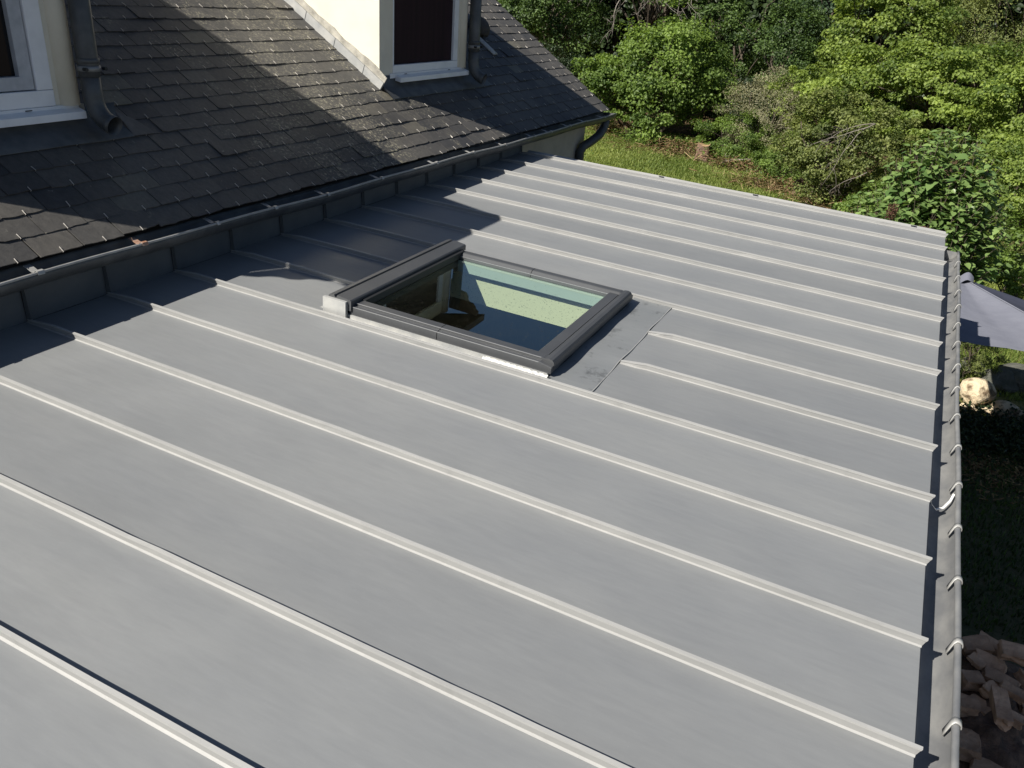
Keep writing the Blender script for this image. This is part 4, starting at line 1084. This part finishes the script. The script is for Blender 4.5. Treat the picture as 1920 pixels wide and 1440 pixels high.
# ------------------------------------------------------------------ stumps, boulders, rubble
def rock(name, label, cat, c, size, mat, seed, group=None, rot=0.0, tilt=(0, 0), slab=False, sub=3, amp=.16):
    import bmesh
    g = np.random.default_rng(seed); bm = bmesh.new()
    if slab:
        bmesh.ops.create_cube(bm, size=1.9)
        bmesh.ops.bevel(bm, geom=bm.edges[:], offset=.06, segments=1, affect='EDGES')
        bmesh.ops.subdivide_edges(bm, edges=bm.edges[:], cuts=2, use_grid_fill=True)
    else:
        bmesh.ops.create_icosphere(bm, subdivisions=sub, radius=1)
    pl = [(unit(g.normal(size=(1, 3)))[0], g.uniform(.72, .95)) for _ in range(0 if slab else 9)]
    ph = g.uniform(0, 6, 6)
    for v in bm.verts:
        p = np.array(v.co)
        for n_, d in pl:
            q = p @ n_
            if q > d: p = p - n_ * (q - d) * .85
        k = amp * (math.sin(p[0] * 2.3 + ph[0]) * math.sin(p[1] * 2.7 + ph[1]) + .6 * math.sin(p[2] * 4.1 + ph[2] + p[0] * 2) + .35 * math.sin(p[0] * 7 + ph[3]) * math.sin(p[1] * 8 + ph[4] + p[2] * 5))
        p = p * (1 + k * (.8 if slab else 1)) + g.normal(size=3) * (.035 if slab else .012)
        v.co = p
    me = bpy.data.meshes.new(name)
    mx = Matrix.LocRotScale(None, (Matrix.Rotation(rot, 3, 'Z') @ Matrix.Rotation(tilt[0], 3, 'X') @ Matrix.Rotation(tilt[1], 3, 'Y')).to_quaternion(), None)
    bm.transform(Matrix.Diagonal((size[0], size[1], size[2], 1))); bm.transform(mx)
    bm.to_mesh(me); bm.free()
    at = me.attributes.new('rnd', 'FLOAT', 'FACE'); at.data.foreach_set('value', np.full(len(me.polygons), g.random(), np.float32))
    me.materials.append(M[mat])
    if not slab: me.polygons.foreach_set('use_smooth', [True] * len(me.polygons))
    o = bpy.data.objects.new(name, me); COL.objects.link(o); o.location = c
    tag(o, label, cat, group); return o

def stump(label, c, r, h, seed):
    g = np.random.default_rng(seed); T = empty('tree_stump', (c[0], c[1], GZ)); tag(T, label, 'stump', 'cut stumps by the lawn edge')
    ph = g.uniform(0, 6, 3); mb = MB(); rings = []
    for k, z in enumerate((-.1, 0.02, .08, h * .4, h * .8, h)):
        fl = (1.55, 1.35, 1.12, 1.0, .96, .95)[k]
        rings.append([(c[0] + r * fl * (1 + .1 * math.sin(3 * t + ph[0]) + .05 * math.sin(7 * t + ph[1])) * math.cos(t), c[1] + r * fl * (1 + .1 * math.sin(3 * t + ph[0]) + .05 * math.sin(7 * t + ph[1])) * math.sin(t),
                       GZ + z + (.03 * math.sin(2 * t + ph[2]) if k == 5 else 0)) for t in np.linspace(0, 2 * math.pi, 22)[:-1]])
    mb.loft(rings, True, False); mb.build('trunk', M['stump'], T, True)
    t = MB(); t.add(rings[-1], [tuple(range(21))]); t.build('cut_face', M['stump_top'], T)
stump('larger reddish stump of a felled tree amid cut twigs', (-1.62, 20.05), .17, .42, 1)
stump('smaller dark stump close to the zinc roof verge', (1.22, 17.6), .11, .38, 2)

rock('boulder', 'large pale rounded boulder in sunlight below the gutter', 'boulder', (4.74, 7.95, -2.42), (.20, .18, .175), 'boulder', 12, amp=.07)
lr = 'pale stones round the boulder'
for i, (x, y, s, lb) in enumerate(((5.06, 7.86, .16, 'pale flat stone lying right of the large boulder'), (4.66, 7.72, .10, 'small pale stone left of the large boulder'), (4.90, 7.80, .09, 'small pale stone at the foot of the large boulder'),
                                   (5.22, 7.86, .11, 'pale stone furthest right of the large boulder'), (4.76, 7.70, .06, 'pebble sized pale stone between the boulder and the gutter'))):
    rock('stone', lb, 'stone', (x, y, GZ + s * .45), (s * 1.2, s, s * .6), 'boulder', 70 + i, lr, rot=i * 1.3, amp=.12)
dr = 'dark rocks behind the boulder'
for i, (x, y, s, lb) in enumerate(((5.02, 8.72, .21, 'dark mossy rock just behind the pale boulder'), (5.32, 8.92, .30, 'bigger dark mossy rock cut by the right edge'), (4.72, 9.1, .15, 'dark hollow rock beside the feathery shrub'))):
    rock('mossy_rock', lb, 'rock', (x, y, GZ + s * .35), (s * 1.15, s, s * .7), 'dark_rock', 80 + i, dr, rot=i * 1.1, amp=.2)

def rubble():
    g = np.random.default_rng(5); G_ = 'rubble stones heaped beside the extension'
    # (x, y, z, half sizes, turn, tilt, label)
    L = [
        (4.80, 3.02, -2.20, .105, .085, .05, .15, (.25, .05), 'pale squared stone on top of the rubble heap'),
        (4.60, 2.86, -2.24, .07, .05, .022, -.6, (.1, .2), 'thin pale stone flake near the gutter on the rubble heap'),
        (4.69, 2.35, -2.12, .065, .17, .06, .12, (.12, -.1), 'long upright brown stone leaning at the front of the heap'),
        (4.80, 2.68, -2.24, .10, .055, .04, -.25, (.1, .12), 'buff slab jutting from the middle of the heap'),
        (4.80, 2.52, -2.30, .10, .05, .045, -.3, (0, .1), 'rounded brown stone below the buff slab'),
        (4.95, 2.95, -2.36, .05, .14, .045, .55, (.2, .3), 'narrow slab leaning on the right of the heap'),
        (4.93, 2.75, -2.38, .07, .065, .06, .3, (0, 0), 'pale rounded stone at the right foot of the heap'),
        (4.62, 3.12, -2.32, .13, .09, .05, .4, (.1, -.1), 'dark slab at the far left of the heap'),
        (4.72, 3.22, -2.34, .12, .07, .045, -.2, (.1, .1), 'dull slab at the back of the heap'),
        (4.70, 2.97, -2.31, .13, .08, .045, -.1, (.15, 0), 'brown slab under the pale squared stone'),
        (4.76, 2.82, -2.30, .15, .07, .04, -.15, (.1, .05), 'wide brown slab across the middle of the heap'),
        (4.58, 2.72, -2.30, .10, .08, .06, .5, (0, .15), 'reddish block beside the gutter in mid heap'),
        (4.68, 2.66, -2.27, .08, .05, .05, .9, (.2, 0), 'small chipped stone in the centre of the heap'),
        (4.56, 2.52, -2.34, .10, .09, .06, .2, (0, 0), 'brown block low beside the gutter'),
        (4.64, 2.58, -2.36, .09, .07, .05, -.5, (.1, .1), 'brown stone behind the long upright stone'),
        (4.86, 2.42, -2.46, .14, .09, .06, .35, (0, 0), 'flat brown stone at the right front of the heap'),
        (4.58, 2.25, -2.40, .10, .12, .07, .1, (0, 0), 'dark block at the front left of the heap'),
        (4.72, 2.12, -2.44, .16, .10, .06, -.2, (0, 0), 'broad flat stone at the very front of the heap'),
        (4.95, 2.62, -2.50, .10, .07, .05, .8, (0, 0), 'grey stone on the soil right of the heap'),
        (5.02, 2.45, -2.52, .08, .06, .05, .1, (0, 0), 'small stone at the right edge of the picture'),
    ]
    for i, (x, y, z, a, b, c, r, t, lb) in enumerate(L):
        rock('rubble_stone', lb, 'stone', (x, y, z), (a * .72, b * .72, c * .7), 'rubble', 100 + i, G_, r, t, True, amp=.13)
    # earth and small debris that carries the heap
    mb = MB()
    def fn(a, b):
        x = 4.35 + .75 * a; y = 1.95 + 1.5 * b
        return (x, y, GZ + .28 * max(0, math.sin(math.pi * a)) ** .7 * max(0, math.sin(math.pi * b)) ** .7 * (1 + .15 * math.sin(x * 31) * math.sin(y * 27)) - .01)
    mb.grid(fn, 24, 40); o = mb.build('rubble_debris', M['debris'], None, True); tag(o, 'small brown debris filling the rubble heap', 'rubble', kind='stuff')
rubble()

# ------------------------------------------------------------------ shade sail
def sail():
    T = empty('shade_sail', (5.25, 6.5, GZ)); tag(T, 'blue grey shade sail with a darker far panel, stretched beside the right-hand gutter', 'shade sail')
    FL = np.array((4.165, 7.72, -1.075)); NL = np.array((4.10, 5.55, -1.06)); A = np.array((5.3, 5.5, -.95)); B = np.array((6.5, 7.4, -1.4))
    def patch(P, Q, R_, sag, n=14):
        mb = MB()
        def fn(a, b):
            p = P + (Q - P) * a + (R_ - Q) * a * b
            p = p.copy(); p[2] -= sag * math.sin(math.pi * a) * (math.sin(math.pi * b) * .6 + .4 * math.sin(math.pi * b) ** 3) - .004 * math.sin(b * 23) * a
            return tuple(p)
        mb.grid(fn, n, n); return mb
    a = patch(FL, NL, A, .05); o = a.build('pale_panel', M['sail'], T, True)
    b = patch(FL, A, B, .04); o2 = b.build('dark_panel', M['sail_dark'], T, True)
    h = MB(); pts = [FL + (A - FL) * t for t in np.linspace(0, 1, 10)]; h.tube([tuple(p + np.array((0, 0, .004))) for p in pts], .007, 6); h.build('ridge_seam', M['sail'], T, True)
    c = MB(); c.grid(lambda p, q: (4.17 + .13 * p, 7.68 - .20 * q + .02 * p, -1.055 + .05 * math.sin(math.pi * p) - .03 * q + .01 * p), 8, 4); c.build('corner_flap', M['sail'], T, True)
    for q, z in ((A, -.95), (B, -1.4), (FL, -1.075)):
        p = MB(); p.tube([(q[0] + .03, q[1] + .03, GZ - .1), (q[0] + .03, q[1] + .03, z - .02)], .022, 10); p.build('pole', M['anthracite'], T, True)
sail()
